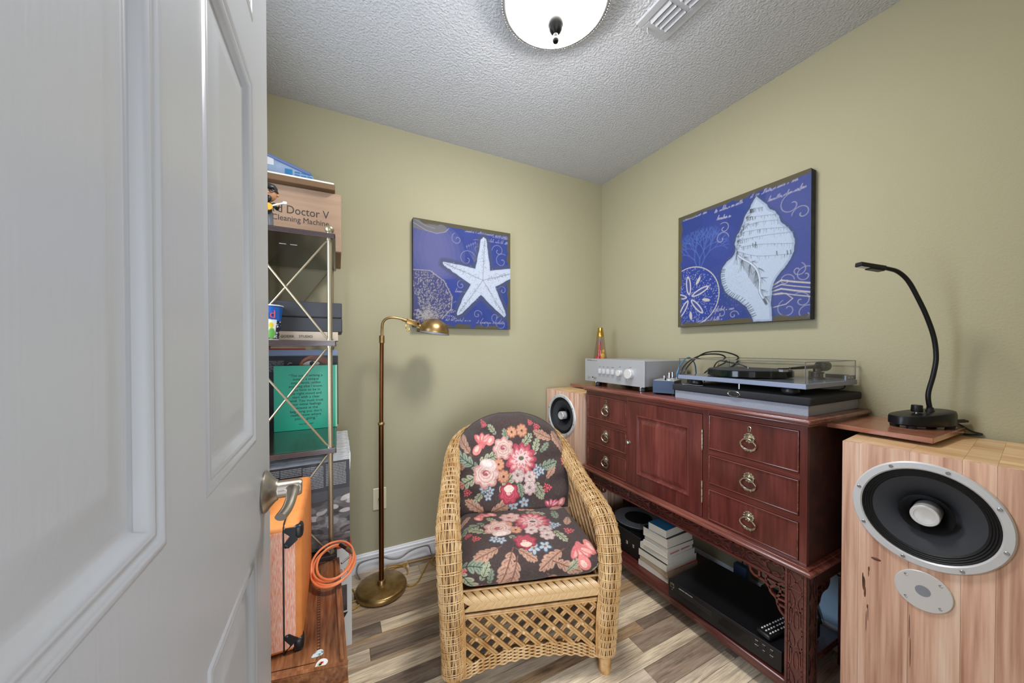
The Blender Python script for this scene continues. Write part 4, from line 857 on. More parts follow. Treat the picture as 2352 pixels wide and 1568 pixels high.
for x, y in [(1.41, 1.30), (1.41, 1.575), (1.675, 1.30), (1.675, 1.575)]: MB().lathe([(0.012, 0), (0.013, 0.009)], (x, y, ZS), (0, 0, 1), 12).build('foot', M['rubber'], t)
t = thing('power_adapter', 'dark blue power adapter block behind the disc player', 'adapter', (1.705, 0.955, ZS))
MB().box(1.680, 0.925, ZS, 1.715, 0.985, 0.190, 0.004, 2).build('body', M['navy'], t, 40)
MB().tube(spline([(1.70, 0.955, 0.188), (1.705, 0.95, 0.26), (1.72, 0.96, 0.34), (1.735, 1.0, 0.40)], 6), 0.003, 8).build('lead', M['black'], t)
t = thing('power_adapter', 'black power adapter with shiny pins behind the fretwork bracket', 'adapter', (1.71, 0.82, ZS))
MB().box(1.680, 0.770, ZS, 1.715, 0.865, 0.155, 0.004, 2).build('body', M['black'], t, 40)
MB().cyl((1.688, 0.80, 0.155), (1.688, 0.80, 0.172), 0.006, seg=12).build('pin', M['steel'], t)
MB().tube(spline([(1.70, 0.845, 0.153), (1.705, 0.85, 0.22), (1.73, 0.88, 0.30), (1.735, 0.90, 0.40)], 6), 0.003, 8).build('lead', M['black'], t)
for i, P in enumerate([[(1.765, 1.50, 0.012), (1.765, 1.51, 0.16), (1.755, 1.55, 0.30), (1.752, 1.60, 0.42)], [(1.766, 1.40, 0.010), (1.764, 1.44, 0.12), (1.764, 1.585, 0.24), (1.755, 1.60, 0.40)], [(1.752, 0.66, 0.012), (1.755, 0.72, 0.20), (1.755, 0.90, 0.33), (1.752, 1.10, 0.40)]]):
    tag(MB().tube(spline(P, 8), 0.0045, 8).build('power_cable', M['black']), ['black cable hanging behind the far leg of the stand', 'second black cable beside it, slanting behind the far leg', 'black cable running along the wall behind the disc player'][i], 'cable', 'cables behind the sideboard stand')
tag(MB().box(1.770, 0.30, 0.098, 1.783, 0.80, 0.455, 0.003).build('added_sheet', M['palepanel']), 'added pale blue sheet for a bluish wall patch behind sideboard end', 'sheet')  # added sheet, stands in for a bluish patch of the wall

# ------------------------------------------------------------------ wicker armchair (local: x to its left-right as seen, y to its back)
CL = (0.621, 1.069, 0.0); CR = R(-16.7)
ch = thing('wicker_armchair', 'honey rattan wicker armchair with lattice front and floral cushions', 'armchair', CL, CR)
def BW(mb, n, m, par=None, sm=60, kind=None, lab=None): return mb.build(n, M[m], par or ch, sm, True, lab, kind)
half = [(0.280, 0, 0.080), (0.283, -0.010, 0.20), (0.288, -0.020, 0.35), (0.292, -0.012, 0.45), (0.296, 0.030, 0.535), (0.296, 0.12, 0.578), (0.291, 0.25, 0.612), (0.284, 0.38, 0.662), (0.268, 0.47, 0.718), (0.226, 0.535, 0.768), (0.130, 0.575, 0.802)]
path = half + [(0, 0.588, 0.812)] + [(-a, b, c) for a, b, c in half[::-1]]
raw = spline(path, 24); acc = [0.0]
for p, q in zip(raw[:-1], raw[1:]): acc.append(acc[-1] + (q - p).length)
Ltot = acc[-1]
def resample(n):
    out = []; j = 0
    for i in range(n):
        s_ = Ltot * i / (n - 1)
        while j < len(acc) - 2 and acc[j + 1] < s_: j += 1
        k = (s_ - acc[j]) / max(acc[j + 1] - acc[j], 1e-9); out.append(raw[j].lerp(raw[j + 1], min(max(k, 0), 1)))
    return out
NS = 420; RP = resample(NS); FRM = []
for i in range(NS):
    d = (RP[min(i + 1, NS - 1)] - RP[max(i - 1, 0)]).normalized()
    # across: kept level, pointing from the chair's middle outwards; out: away from the seat
    c = Vector((RP[i].x, RP[i].y - 0.24, 0)); c = c.normalized() if c.length > 0.05 else Vector((1, 0, 0))
    s_ = Ltot * i / (NS - 1); e_ = min(s_, Ltot - s_)
    if e_ < 0.75: c = Vector((1 if RP[i].x > 0 else -1, 0, 0)).lerp(c, max(0, (e_ - 0.45) / 0.30))
    a_ = (c - d * c.dot(d)).normalized(); FRM.append((d, a_, d.cross(a_)))
def sect(i, th, k):
    d, a_, o_ = FRM[i]; s_ = Ltot * i / (NS - 1); e_ = min(s_, Ltot - s_)
    wv = 0.0015 * math.cos(2 * PI * s_ / 0.0285)
    wa = (0.0365 + 0.006 * math.exp(-((e_ - 0.46) / 0.17) ** 2)) - wv; wb = 0.030 - wv * 0.7
    ca, sa = math.cos(th), math.sin(th)
    return RP[i] + a_ * (wa * k * math.copysign(abs(ca) ** 0.8, ca)) + o_ * (wb * k * math.copysign(abs(sa) ** 0.8, sa))
core = MB(); V = []; F = []; sg = 16
for i in range(0, NS, 3):
    for k in range(sg): V.append(sect(i, 2 * PI * k / sg, 0.90))
n = len(V) // sg
for i in range(n - 1):
    for k in range(sg): F.append((i * sg + k, i * sg + (k + 1) % sg, (i + 1) * sg + (k + 1) % sg, (i + 1) * sg + k))
F += [tuple(range(sg - 1, -1, -1)), tuple(range((n - 1) * sg, n * sg))]
rl = BW(core.add(V, F), 'rolled_arm', 'wickd')
st = MB(); NST = 40
for k in range(NST):
    th0 = 2 * PI * k / NST
    pts = [sect(i, th0 + 0.035 * math.sin(i * 0.30 + k * 2.4), 0.985 + 0.02 * math.sin(i * 0.39 + (k % 2) * PI)) for i in range(0, NS, 2)]
    st.tube(pts, 0.0023, 5, cap=False)
BW(st, 'cane_strands', 'wick', rl, kind='stuff')
wv = MB(); step = 0.0285; s_ = 0.006
while s_ < Ltot - 0.004:
    for off in (-0.0035, 0.0015):
        i = int(round((s_ + off) / Ltot * (NS - 1)))
        if 0 <= i < NS: wv.tube([sect(i, 2 * PI * k / 24, 1.05 + 0.03 * (k % 2)) for k in range(24)], 0.0018, 5, True)
    s_ += step
BW(wv, 'cane_bindings', 'wick', rl, kind='stuff')
# feet, rails, panels
for x, y in [(-0.280, 0.0), (0.280, 0.0), (-0.255, 0.50), (0.255, 0.50)]:
    ft = MB().lathe([(0.018, 0), (0.021, 0.005), (0.0225, 0.02), (0.021, 0.075), (0.023, 0.085), (0.023, 0.10)], (x, y, 0), (0, 0, 1), 18)
    for z in np.arange(0.016, 0.082, 0.0048): ft.lathe([(0.0215, z), (0.0240, z + 0.0024), (0.0215, z + 0.0048)], (x, y, 0), (0, 0, 1), 16, cap=False)
    BW(ft, 'leg', 'wickb', sm=50)
for x in (-0.248, 0.248):      # upright canes beside the front posts
    mb = MB()
    for k in range(4): mb.tube(spline([(x + (k - 1.5) * 0.0052 * (1 if x < 0 else -1), -0.018 + 0.003 * (k % 2), 0.080), (x + (k - 1.5) * 0.005 * (1 if x < 0 else -1), -0.020, 0.24), (x * (1.03) + (k - 1.5) * 0.0035, -0.016, 0.385)], 6), 0.0034, 7)
    BW(mb, 'post_canes', 'wickb')
BW(MB().box(-0.245, -0.004, 0.288, 0.245, 0.015, 0.368, 0.006), 'front_rail', 'wickd', sm=None)
# braid over the front rail: paired strands leaning left and right
def braid_mesh(sg_):
    mb = MB()
    for k in range(4):
        dy = 0.0066 * k
        mb.tube(spline([(-0.020 + dy * 0.6, 0.003, sg_ * 0.034 + 0), (-0.006 + dy, -0.009 - 0.0006 * k, sg_ * 0.022), (0.012 + dy, -0.013, sg_ * 0.006), (0.026 + dy, -0.007, -sg_ * 0.006)], 4), 0.0036, 6)
    o_ = mb.build('braid_strand', M['wick']); me = o_.data; bpy.data.objects.remove(o_); return me
BM = (braid_mesh(1), braid_mesh(-1))
nb = 17
for i in range(nb):
    x = -0.235 + 0.470 * i / (nb - 1)
    for q in (0, 1): link('braid_strand', BM[q], ch, Matrix.Translation((x + 0.0138 * q - 0.012, -0.005, 0.330)))
mb = MB()
for z in (0.287, 0.2795): mb.tube([(-0.25, -0.009, z), (0.25, -0.009, z)], 0.0042, 8)
mb.tube([(-0.25, -0.006, 0.371), (0.25, -0.006, 0.371)], 0.004, 8); BW(mb, 'rail_canes', 'wickb')
def archz(x): return 0.112 - 0.044 * (abs(x) / 0.255) ** 2.0          # lower edge of the woven skirt
# lattice: flat-sided canes, each its own part
def lat(x0, z0, x1, z1, y):
    mb = MB(); d = Vector((x1 - x0, 0, z1 - z0)).normalized(); nn = Vector((-d.z, 0, d.x)) * 0.0042
    for s_ in (-1, 1): mb.tube([Vector((x0, y, z0)) + nn * s_, Vector((x1, y, z1)) + nn * s_], 0.0043, 6)
    BW(mb, 'lattice_cane', 'wickb')
zt, sl = 0.280, 1.0
for fam, y in ((1, -0.006), (-1, 0.003)):
    x = -0.56
    while x < 0.56:
        P = []
        for i in range(81):
            a_ = i / 80; z = zt - a_ * 0.20; xx = x + fam * (zt - z) * 1.05
            if abs(xx) < 0.245 and z > archz(xx) + 0.030: P.append((xx, z))
        if len(P) > 6: lat(P[0][0], P[0][1], P[-1][0], P[-1][1], y)
        x += 0.0555
for i in range(8): BW(MB().ball((-0.1993 + 0.0555 * i, -0.0095, 0.2007), 0.0085, 10, 0.9), 'lattice_binding', 'wick')
# woven skirt below the lattice
sk = MB(); V = []; F = []
for i in range(41):
    x = -0.255 + 0.51 * i / 40; V += [(x, -0.004, archz(x) - 0.006), (x, -0.004, archz(x) + 0.036), (x, 0.010, archz(x) + 0.036), (x, 0.010, archz(x) - 0.006)]
for i in range(40):
    for k in range(4): F.append((i * 4 + k, i * 4 + (k + 1) % 4, i * 4 + 4 + (k + 1) % 4, i * 4 + 4 + k))
so = BW(sk.add(V, F), 'skirt', 'wickd', sm=None)
sk = MB()
for r in range(8):
    sk.tube([(-0.258 + 0.516 * i / 96, -0.0075 + 0.0035 * math.sin(i * 0.82 + (r % 2) * PI), archz(-0.258 + 0.516 * i / 96) - 0.006 + 0.0058 * r) for i in range(97)], 0.0029, 6)
for i in range(22):
    x = -0.25 + 0.5 * i / 21; sk.tube([(x, -0.0065, archz(x) - 0.006), (x, -0.0065, archz(x) + 0.037)], 0.0026, 5)
BW(sk, 'skirt_weave', 'wick', so, kind='stuff')
# side and back panels with basket lattice
def panel(a, b, name):
    mb = MB(); A = Vector((a[0], a[1], 0)); D = Vector((b[0] - a[0], b[1] - a[1], 0)); n_ = Vector((-D.y, D.x, 0)).normalized()
    def P(u, z, o_): return A + D * u + n_ * o_ + Vector((0, 0, z))
    L = D.length; za, zb, ta, tb = 0.09, 0.09, a[2], b[2]
    for fam in (1, -1):
        u0 = -0.9
        while u0 < 1.9:
            Q = []
            for i in range(61):
                k = i / 60; z = 0.09 + k * 0.70; u = u0 + fam * (z - 0.09) / L
                if 0 <= u <= 1 and z <= ta + (tb - ta) * u: Q.append(P(u, z, 0.004 * fam))
            if len(Q) > 4: mb.tube([Q[0], Q[-1]], 0.006, 6, sq=0.6)
            u0 += 0.050 / L
    mb.tube([P(0, 0.095, 0), P(1, 0.095, 0)], 0.01, 8); mb.tube([P(0, 0.345, 0), P(1, 0.345, 0)], 0.009, 8)
    BW(mb, name, 'wickb', kind='stuff')
panel((-0.288, 0.0, 0.52), (-0.282, 0.40, 0.645), 'side_lattice'); panel((0.288, 0.0, 0.52), (0.282, 0.40, 0.645), 'side_lattice')
panel((-0.262, 0.49, 0.72), (0.262, 0.49, 0.72), 'back_lattice')
BW(MB().box(-0.255, 0.01, 0.335, 0.255, 0.49, 0.352, 0.004), 'seat_deck', 'wickd', sm=None)

# ------------------------------------------------------------------ floral print
BGC = S(70, 56, 53)
def petal_ring(p, cx, cy, r, n, c, c2, ln=0.62, wd=0.36, ph=0.0, al=1.0):
    for k in range(n):
        a = 2 * PI * k / n + ph; p.ell(cx + r * (1 - ln / 1.1) * math.cos(a) * 1.1, cy + r * (1 - ln / 1.1) * math.sin(a) * 1.1, r * ln, r * wd, c, a, al)
        if c2 is not None: p.ell(cx + r * 0.72 * math.cos(a), cy + r * 0.72 * math.sin(a), r * ln * 0.42, r * wd * 0.5, c2, a, 0.7)
def rose(p, x, y, r, base, mid, deep, ph=0.0):
    petal_ring(p, x, y, r * 1.05, 7, mid, base, 0.55, 0.42, ph)
    p.ell(x, y, r * 0.78, r * 0.74, base)
    for k in range(5):
        a = ph + k * 1.256; p.line([(x + r * 0.62 * math.cos(a + t), y + r * 0.60 * math.sin(a + t)) for t in np.linspace(0, 1.3, 7)], r * 0.07, mid, 0.9)
    p.ell(x - r * 0.02, y + r * 0.05, r * 0.46, r * 0.40, mid, 0, 0.8); p.ell(x, y + r * 0.04, r * 0.38, r * 0.30, base, 0.3, 0.85)
    for k in range(4): p.line([(x + r * (0.30 - 0.05 * k) * math.cos(k + t), y + r * 0.04 + r * (0.25 - 0.05 * k) * math.sin(k + t)) for t in np.linspace(0, 3.2, 9)], r * 0.07, deep, 0.8)
    p.ell(x, y + r * 0.03, r * 0.12, r * 0.10, deep)
def leafp(p, x, y, r, a, c, dk, lobes=5):
    ca, sa = math.cos(a), math.sin(a)
    for k in range(lobes):
        t = -0.8 + 1.6 * k / (lobes - 1); w_ = (1 - abs(t) * 0.45)
        for s_ in (1, -1):
            b = a + s_ * 0.75; cx, cy = x + ca * t * r * 0.8, y + sa * t * r * 0.8
            p.ell(cx + math.cos(b) * r * 0.26 * w_, cy + math.sin(b) * r * 0.26 * w_, r * 0.36 * w_, r * 0.17 * w_, c, b)
            p.line([(cx, cy), (cx + math.cos(b) * r * 0.42 * w_, cy + math.sin(b) * r * 0.42 * w_)], r * 0.05, dk, 0.75)
    p.ell(x + ca * r * 0.82, y + sa * r * 0.82, r * 0.3, r * 0.15, c, a)
    p.line([(x - ca * r, y - sa * r), (x + ca * r, y + sa * r)], r * 0.07, dk)
def blossom(p, x, y, r, n, c, ctr, ph=0.0, edge=None):
    if edge is not None: petal_ring(p, x, y, r * 1.08, n, edge, None, 0.5, 0.40, ph)
    petal_ring(p, x, y, r * 0.92, n, c, None, 0.46, 0.30, ph); p.ell(x, y, r * 0.22, r * 0.22, ctr)
def floral(p, D, key):
    rn = random.Random(5)
    cream, rosem, deep = S(208, 180, 166), S(186, 134, 126), S(158, 74, 84)
    sage, sdk = S(164, 164, 134), S(58, 74, 62); tan, tdk = S(178, 138, 116), S(120, 82, 66)
    for k in range(40):      # faint dark green sprigs in the ground
        x, y, a = rn.uniform(0, p.W), rn.uniform(0, p.H), rn.uniform(0, 6.3)
        for q in range(3): p.line([(x, y), (x + 0.03 * math.cos(a + q * 0.5), y + 0.03 * math.sin(a + q * 0.5))], 0.003, S(62, 74, 58), 0.6)
    for i, (x, y, r) in enumerate(D['tan']): leafp(p, x, y, r * 1.12, [2.2, 2.7, 2.0, 1.9, 0.6, 2.6, 0.4, 0.9][i % 8], tan, tdk, 5)
    for i, (x, y, r) in enumerate(D['leaf']): leafp(p, x, y, r * 1.28, [2.6, 3.6, 0.3, 1.7, 0.8, 1.2, 0.2, 5.2, 0.9, 4.9, 5.6, 2.2, 0.7, 4.0][i % 14], sage if i % 3 else S(132, 142, 120), sdk, 4)
    for x, y, r in D['daisy']: blossom(p, x, y, r, 9, S(192, 138, 108), S(98, 58, 44), 0.2, S(150, 96, 76))
    for x, y, r in D['blue']:
        for q in range(1 if r < 0.024 else 3):
            a = q * 2.1; k = 0 if r < 0.024 else r * 0.55; blossom(p, x + k * math.cos(a), y + k * math.sin(a), r if not k else r * 0.6, 5, S(164, 172, 176), S(150, 96, 60), 0.4 + q, S(70, 84, 100))
    for x, y, r in D['red']:
        for q in range(3): blossom(p, x + r * 0.55 * math.cos(q * 2.1), y + r * 0.55 * math.sin(q * 2.1), r * 0.62, 4, S(208, 92, 96), S(120, 40, 50), q * 0.4)
    for i, (x, y, r) in enumerate(D['tulip']):
        c1, c2 = (S(196, 104, 104), S(222, 168, 156)) if i == 0 or key == 's' else (S(178, 72, 92), S(222, 170, 170))
        for a, o_ in [(2.3, -0.35), (1.6, -0.05), (0.9, 0.25), (0.45, 0.55)]:
            p.ell(x + o_ * r, y, r * 0.78, r * 0.34, c1, a); p.ell(x + o_ * r * 0.95, y + r * 0.12, r * 0.5, r * 0.15, c2, a, 0.8)
    for x, y, r in D['bud']: p.ell(x, y, r * 1.1, r * 0.75, S(214, 128, 120), 0.9); p.ell(x - r * 0.1, y + r * 0.1, r * 0.6, r * 0.35, S(234, 182, 168), 0.9)
    for x, y, r in D['pink']: rose(p, x, y, r, S(186, 78, 90), S(150, 50, 66), S(220, 170, 160), 0.7); p.ell(x, y + r * 0.5, r * 0.55, r * 0.35, S(222, 196, 178))
    for x, y, r in D['peony']:
        petal_ring(p, x, y, r * 1.1, 13, S(162, 66, 82), S(190, 102, 108), 0.42, 0.22); petal_ring(p, x, y - r * 0.1, r * 0.85, 11, S(200, 116, 114), S(214, 178, 170), 0.45, 0.2, 0.2)
        petal_ring(p, x, y + r * 0.1, r * 0.6, 9, S(210, 180, 174), S(180, 84, 96), 0.5, 0.22, 0.1); p.ell(x, y + r * 0.12, r * 0.2, r * 0.15, S(92, 92, 72))
    for i, (x, y, r) in enumerate(D['rose']): rose(p, x, y, r, cream, rosem, deep, 0.5 * i)
    if D['rose']:
        x, y, r = D['rose'][0]; p.ell(x + r * 0.2, y + r * 0.75, r * 0.72, r * 0.46, S(206, 180, 170), -0.25); p.ell(x + r * 0.1, y + r * 0.85, r * 0.45, r * 0.25, S(224, 204, 194), -0.25)
    for i, (x, y, r) in enumerate(D['srose']): rose(p, x, y, r, S(204, 184, 176), S(172, 142, 136), S(120, 84, 84), i)
    p.speck(0.10); p.speck(0.07, 3)
FB = {'rose': [(-0.124, 0.635, 0.054), (-0.041, 0.742, 0.044)], 'peony': [(0.041, 0.689, 0.063)], 'srose': [(0.023, 0.623, 0.028), (0.079, 0.612, 0.027), (0.077, 0.567, 0.029)], 'pink': [(-0.021, 0.548, 0.042)], 'tulip': [(-0.135, 0.778, 0.042), (0.178, 0.482, 0.035)], 'bud': [(-0.162, 0.739, 0.023), (-0.099, 0.777, 0.021), (0.23, 0.489, 0.021)], 'daisy': [(0.003, 0.811, 0.022), (0.052, 0.816, 0.025), (-0.046, 0.623, 0.026), (-0.065, 0.675, 0.023)], 'blue': [(-0.136, 0.572, 0.02), (-0.107, 0.563, 0.019), (-0.118, 0.539, 0.018), (0.118, 0.635, 0.029), (-0.002, 0.493, 0.023), (0.047, 0.505, 0.023)], 'red': [(-0.237, 0.59, 0.015), (-0.211, 0.56, 0.018), (0.256, 0.67, 0.02), (0.159, 0.559, 0.021), (-0.129, 0.847, 0.013), (0.097, 0.848, 0.012), (0.125, 0.83, 0.016)], 'leaf': [(-0.201, 0.686, 0.05), (-0.193, 0.612, 0.046), (-0.116, 0.701, 0.042), (-0.027, 0.786, 0.029), (0.063, 0.761, 0.038), (0.113, 0.735, 0.033), (0.157, 0.655, 0.042), (0.12, 0.562, 0.033), (-0.035, 0.587, 0.046), (0.029, 0.576, 0.033), (0.114, 0.535, 0.025), (-0.087, 0.821, 0.025), (0.153, 0.733, 0.025), (-0.153, 0.545, 0.029)], 'tan': [(-0.221, 0.758, 0.05), (0.161, 0.786, 0.046), (0.224, 0.759, 0.038), (0.244, 0.729, 0.033), (-0.247, 0.657, 0.029), (-0.171, 0.498, 0.046), (-0.064, 0.49, 0.054), (0.177, 0.622, 0.033)]}
FS = {'rose': [(-0.1, 0.281, 0.053), (-0.037, 0.194, 0.042)], 'peony': [(0.05, 0.25, 0.065)], 'srose': [(0.031, 0.318, 0.026), (0.086, 0.323, 0.026), (0.084, 0.363, 0.028)], 'pink': [(-0.01, 0.384, 0.04)], 'tulip': [(-0.154, 0.157, 0.035), (0.186, 0.45, 0.044)], 'bud': [(-0.174, 0.185, 0.021), (-0.112, 0.154, 0.023), (0.232, 0.435, 0.028), (0.193, 0.495, 0.028)], 'daisy': [(0.029, 0.128, 0.016), (0.068, 0.129, 0.019), (-0.031, 0.302, 0.023), (-0.057, 0.256, 0.019)], 'blue': [(-0.125, 0.359, 0.019), (-0.099, 0.372, 0.019), (0.129, 0.294, 0.028), (0.014, 0.427, 0.023), (0.058, 0.423, 0.023)], 'red': [(-0.223, 0.316, 0.015), (-0.193, 0.343, 0.018), (0.176, 0.349, 0.021), (0.26, 0.262, 0.019), (-0.182, 0.559, 0.023), (-0.248, 0.476, 0.014)], 'leaf': [(-0.194, 0.255, 0.051), (-0.173, 0.295, 0.037), (0.073, 0.176, 0.037), (0.164, 0.198, 0.033), (-0.04, 0.37, 0.037), (0.131, 0.367, 0.033), (-0.215, 0.467, 0.042), (-0.174, 0.493, 0.028), (-0.232, 0.516, 0.046), (-0.153, 0.512, 0.023), (0.145, 0.503, 0.028), (0.242, 0.531, 0.033), (0.187, 0.561, 0.028), (-0.112, 0.221, 0.028)], 'tan': [(-0.229, 0.18, 0.037), (-0.155, 0.427, 0.051), (-0.089, 0.477, 0.06), (-0.072, 0.513, 0.06), (-0.019, 0.444, 0.037), (0.077, 0.469, 0.051), (0.127, 0.501, 0.051), (0.091, 0.567, 0.056), (-0.106, 0.556, 0.042), (0.202, 0.13, 0.037), (0.2, 0.267, 0.033)]}
sh = lambda D, dx, dy: {k: [(a + dx, b + dy, r) for a, b, r in l] for k, l in D.items()}
# seat cushion: a strip from its back edge over the top, round the front and under; s runs along it
WS = 0.512
prof = [(0.412, 0.372), (0.420, 0.40), (0.413, 0.44), (0.39, 0.462), (0.34, 0.474), (0.25, 0.483), (0.14, 0.485), (0.06, 0.481), (0.015, 0.468), (-0.010, 0.444), (-0.018, 0.415), (-0.010, 0.388), (0.012, 0.372), (0.05, 0.368)]
pp = spline([(a, b, 0) for a, b in prof], 10); al = [0.0]
for p, q in zip(pp[:-1], pp[1:]): al.append(al[-1] + (q - p).length)
HS = al[-1]; S0 = 0.06
ps = Paint(WS, HS, 300, 420, BGC); floral(ps, sh(FS, WS / 2, S0 - 0.0 - 0.02), 's')
def seatfn(U, Vv):
    s_ = Vv * HS; y = np.interp(s_, al, [p.x for p in pp]); z = np.interp(s_, al, [p.y for p in pp])
    e = np.abs(U * 2 - 1); rim = np.clip((e - 0.80) / 0.20, 0, 1); dz = 1 - np.sqrt(np.clip(1 - rim ** 2 * 0.97, 0, 1))
    mid = 0.425; zz = z + (mid - z) * dz * 0.92; yy = y + (0.23 - y) * dz * 0.04
    zz = zz + 0.0045 * np.sin(U * 21 + y * 9) * (1 - e) * 0.5 + 0.002 * np.sin(y * 40 + U * 13) * (1 - e)
    return (U - 0.5) * WS * (1 - 0.03 * np.clip((y - 0.1) / 0.3, 0, 1)), yy, zz
cs = thing('seat_cushion', 'plump floral seat cushion with pink roses on the wicker armchair seat', 'cushion', (CL[0], CL[1], 0.352), CR, 'floral cushions on the wicker armchair')
ROOT[cs.name] = Matrix.Translation((CL[0], CL[1], 0.352)) @ Matrix.Rotation(CR, 4, 'Z')
CHM = ROOT['wicker_armchair']
def tow(fn):
    A = np.array(CHM)
    def g(U, Vv):
        x, y, z = fn(U, Vv); return A[0, 0] * x + A[0, 1] * y + A[0, 3], A[1, 0] * x + A[1, 1] * y + A[1, 3], z
    return g
ps.surf('seat_cover', tow(seatfn), M['cloth'], cs)
def rim_tube(fn, u, n, r): 
    x, y, z = fn(np.full(n, u), np.linspace(0, 1, n)); return [tuple(CHM @ Vector((float(a), float(b), float(c)))) for a, b, c in zip(x, y, z)]
M['piping'] = mat('cushion_piping', BGC, 0.9)
for u in (0.004, 0.996): MB().tube(rim_tube(seatfn, u, 80, 0), 0.0032, 6).build('piping', M['piping'], cs)
# back cushion: domed outline, leaning on the back, its top draped over the rim
WB, HB = 0.566, 0.470
pb = Paint(WB, HB, 320, 270, BGC); floral(pb, sh(FB, WB / 2 - 0.005, -0.425), 'b')
def backpt(x, h):       # h 0..HB up the cloth
    return x, h
def backfn(U, Vv):
    h = Vv * HB; top = 0.446
    hw = np.where(h < 0.24, 0.270 + 0.012 * np.sin(h / 0.24 * PI), 0.270 * np.sqrt(np.clip(1 - ((h - 0.24) / (HB + 0.004 - 0.24)) ** 2.3, 0.004, 1)))
    x = (U * 2 - 1) * hw; k = np.abs(U * 2 - 1)
    edge = np.clip(np.minimum((1 - k) * hw / 0.05, np.minimum(h / 0.04 + 0.1, (HB - h) / 0.05 + 0.0)), 0, 1)
    puff = np.sqrt(np.clip(1 - (1 - edge) ** 2, 0, 1))
    y0 = 0.515 - 0.0; lean = 0.22
    z = 0.450 + h * 0.923; yb = 0.44 + lean * (h - 0.10)
    y = yb - 0.078 * puff - 0.028 * np.cos((h - 0.2) * 6) * (1 - k ** 2)
    wr = 0.0065 * np.sin(h * 62 + 2.2 * np.sin(x * 9) + x * 14) * np.clip(k - 0.2, 0, 1) + 0.0055 * np.sin(x * 52 + h * 25) * np.clip((h - 0.30) * 7, 0, 1) + 0.0028 * np.sin(h * 48 - x * 22)
    return x + 0.004, y + wr * puff, z
cbk = thing('back_cushion', 'domed floral back cushion with big cream rose against the armchair back', 'cushion', (CL[0], CL[1], 0.43), CR, 'floral cushions on the wicker armchair')
# colour follows the cloth's own x and height
Ug, Vg = np.meshgrid(np.linspace(0, 1, pb.nu), np.linspace(0, 1, pb.nv)); xg, yg, zg = backfn(Ug, Vg)
ix = np.clip(((xg + WB / 2) / WB * (pb.nu - 1)).astype(int), 0, pb.nu - 1); iy = np.clip(((zg - 0.425) / HB * (pb.nv - 1)).astype(int), 0, pb.nv - 1)
pb.a = pb.a[iy, ix]; pb.surf('back_cover', tow(backfn), M['cloth'], cbk)
def backback(U, Vv):
    x, y, z = backfn(U, Vv); h = Vv * HB; yb = 0.44 + 0.22 * (h - 0.10); k = np.abs(U * 2 - 1); return x, yb + 0.03 * (1 - k ** 2) * np.sin(Vv * PI), z
p2 = Paint(WB, HB, 60, 60, BGC); p2.surf('back_lining', tow(backback), M['cloth'], cbk)
edge_pts = []
n_ = 60
for arr in [(np.zeros(n_), np.linspace(0, 1, n_)), (np.linspace(0, 1, n_), np.ones(n_)), (np.ones(n_), np.linspace(1, 0, n_))]:
    x, y, z = backback(*arr); edge_pts += [tuple(CHM @ Vector((float(a), float(b), float(c)))) for a, b, c in zip(x, y, z)]
MB().tube(edge_pts, 0.0035, 6).build('piping', M['piping'], cbk)

# ------------------------------------------------------------------ brass floor lamp
fx, fy = 0.1905, 1.822
t = thing('floor_lamp', 'antique brass pharmacy floor lamp with round base beside wicker armchair', 'floor lamp', (fx, fy, 0))
MB().lathe([(0.114, 0.004), (0.119, 0.008), (0.120, 0.012), (0.120, 0.024), (0.116, 0.031), (0.108, 0.034), (0.02, 0.038), (0, 0.038)], (fx, fy, 0), (0, 0, 1), 64).build('base', M['brass'], t, 40)
MB().lathe([(0.112, 0), (0.112, 0.0045)], (fx, fy, 0), (0, 0, 1), 48).build('base_pad', M['blackmatt'], t)
MB().lathe([(0.020, 0.036), (0.020, 0.044), (0.0175, 0.052), (0.0165, 0.056), (0.0125, 0.058)], (fx, fy, 0), (0, 0, 1), 28).build('base_collar', M['brass'], t, 35)
MB().cyl((fx, fy, 0.05), (fx + 0.0015, fy, 0.835), 0.0118, seg=24).build('lower_pole', M['bronze'], t)
MB().lathe([(0.012, 0.826), (0.0155, 0.832), (0.0165, 0.836), (0.0155, 0.840), (0.011, 0.846)], (fx + 0.002, fy, 0), (0, 0, 1), 24).build('pole_joint', M['brass'], t, 60)
MB().cyl((fx + 0.002, fy, 0.84), (fx + 0.006, fy, 1.245), 0.0094, seg=22).build('upper_pole', M['bronze'], t)
tx = fx + 0.0065
MB().lathe([(0.0105, 1.236), (0.0128, 1.238), (0.0128, 1.272), (0.0105, 1.275), (0.007, 1.276)], (tx, fy, 0), (0, 0, 1), 24).build('lock_collar', M['brass'], t, 35)
arm = MB().tube(spline([(tx, fy, 1.26), (tx + 0.001, fy, 1.305), (tx + 0.004, fy, 1.335), (tx + 0.016, fy, 1.354), (tx + 0.038, fy, 1.3645), (tx + 0.070, fy, 1.3645), (tx + 0.105, fy, 1.357), (tx + 0.125, fy, 1.3505)], 6), 0.0062, 14).build('arm', M['brass'], t, 60)
MB().tube([(tx + 0.098, fy, 1.3585), (tx + 0.118, fy, 1.352)], 0.0085, 14).build('arm_sleeve', M['brass'], arm, 40)
Ma = Matrix.Translation((tx + 0.118, fy, 1.350)) @ Matrix.Rotation(R(13), 4, 'Y')
MB().box(0, -0.0115, -0.0135, 0.066, 0.0115, 0.0135, 0.0025, 2, M=Ma).box(0.055, -0.006, -0.02, 0.072, 0.006, -0.012, 0.001, M=Ma).build('switch_housing', M['brass'], t, 40)
MB().lathe([(0.0045, 0), (0.0045, 0.004), (0.003, 0.005), (0.003, 0.003), (0, 0.003)], Ma @ Vector((0.058, -0.0115, 0.0)), (0, -1, 0), 14).build('switch_knob', M['bronzedark'], t, 35)
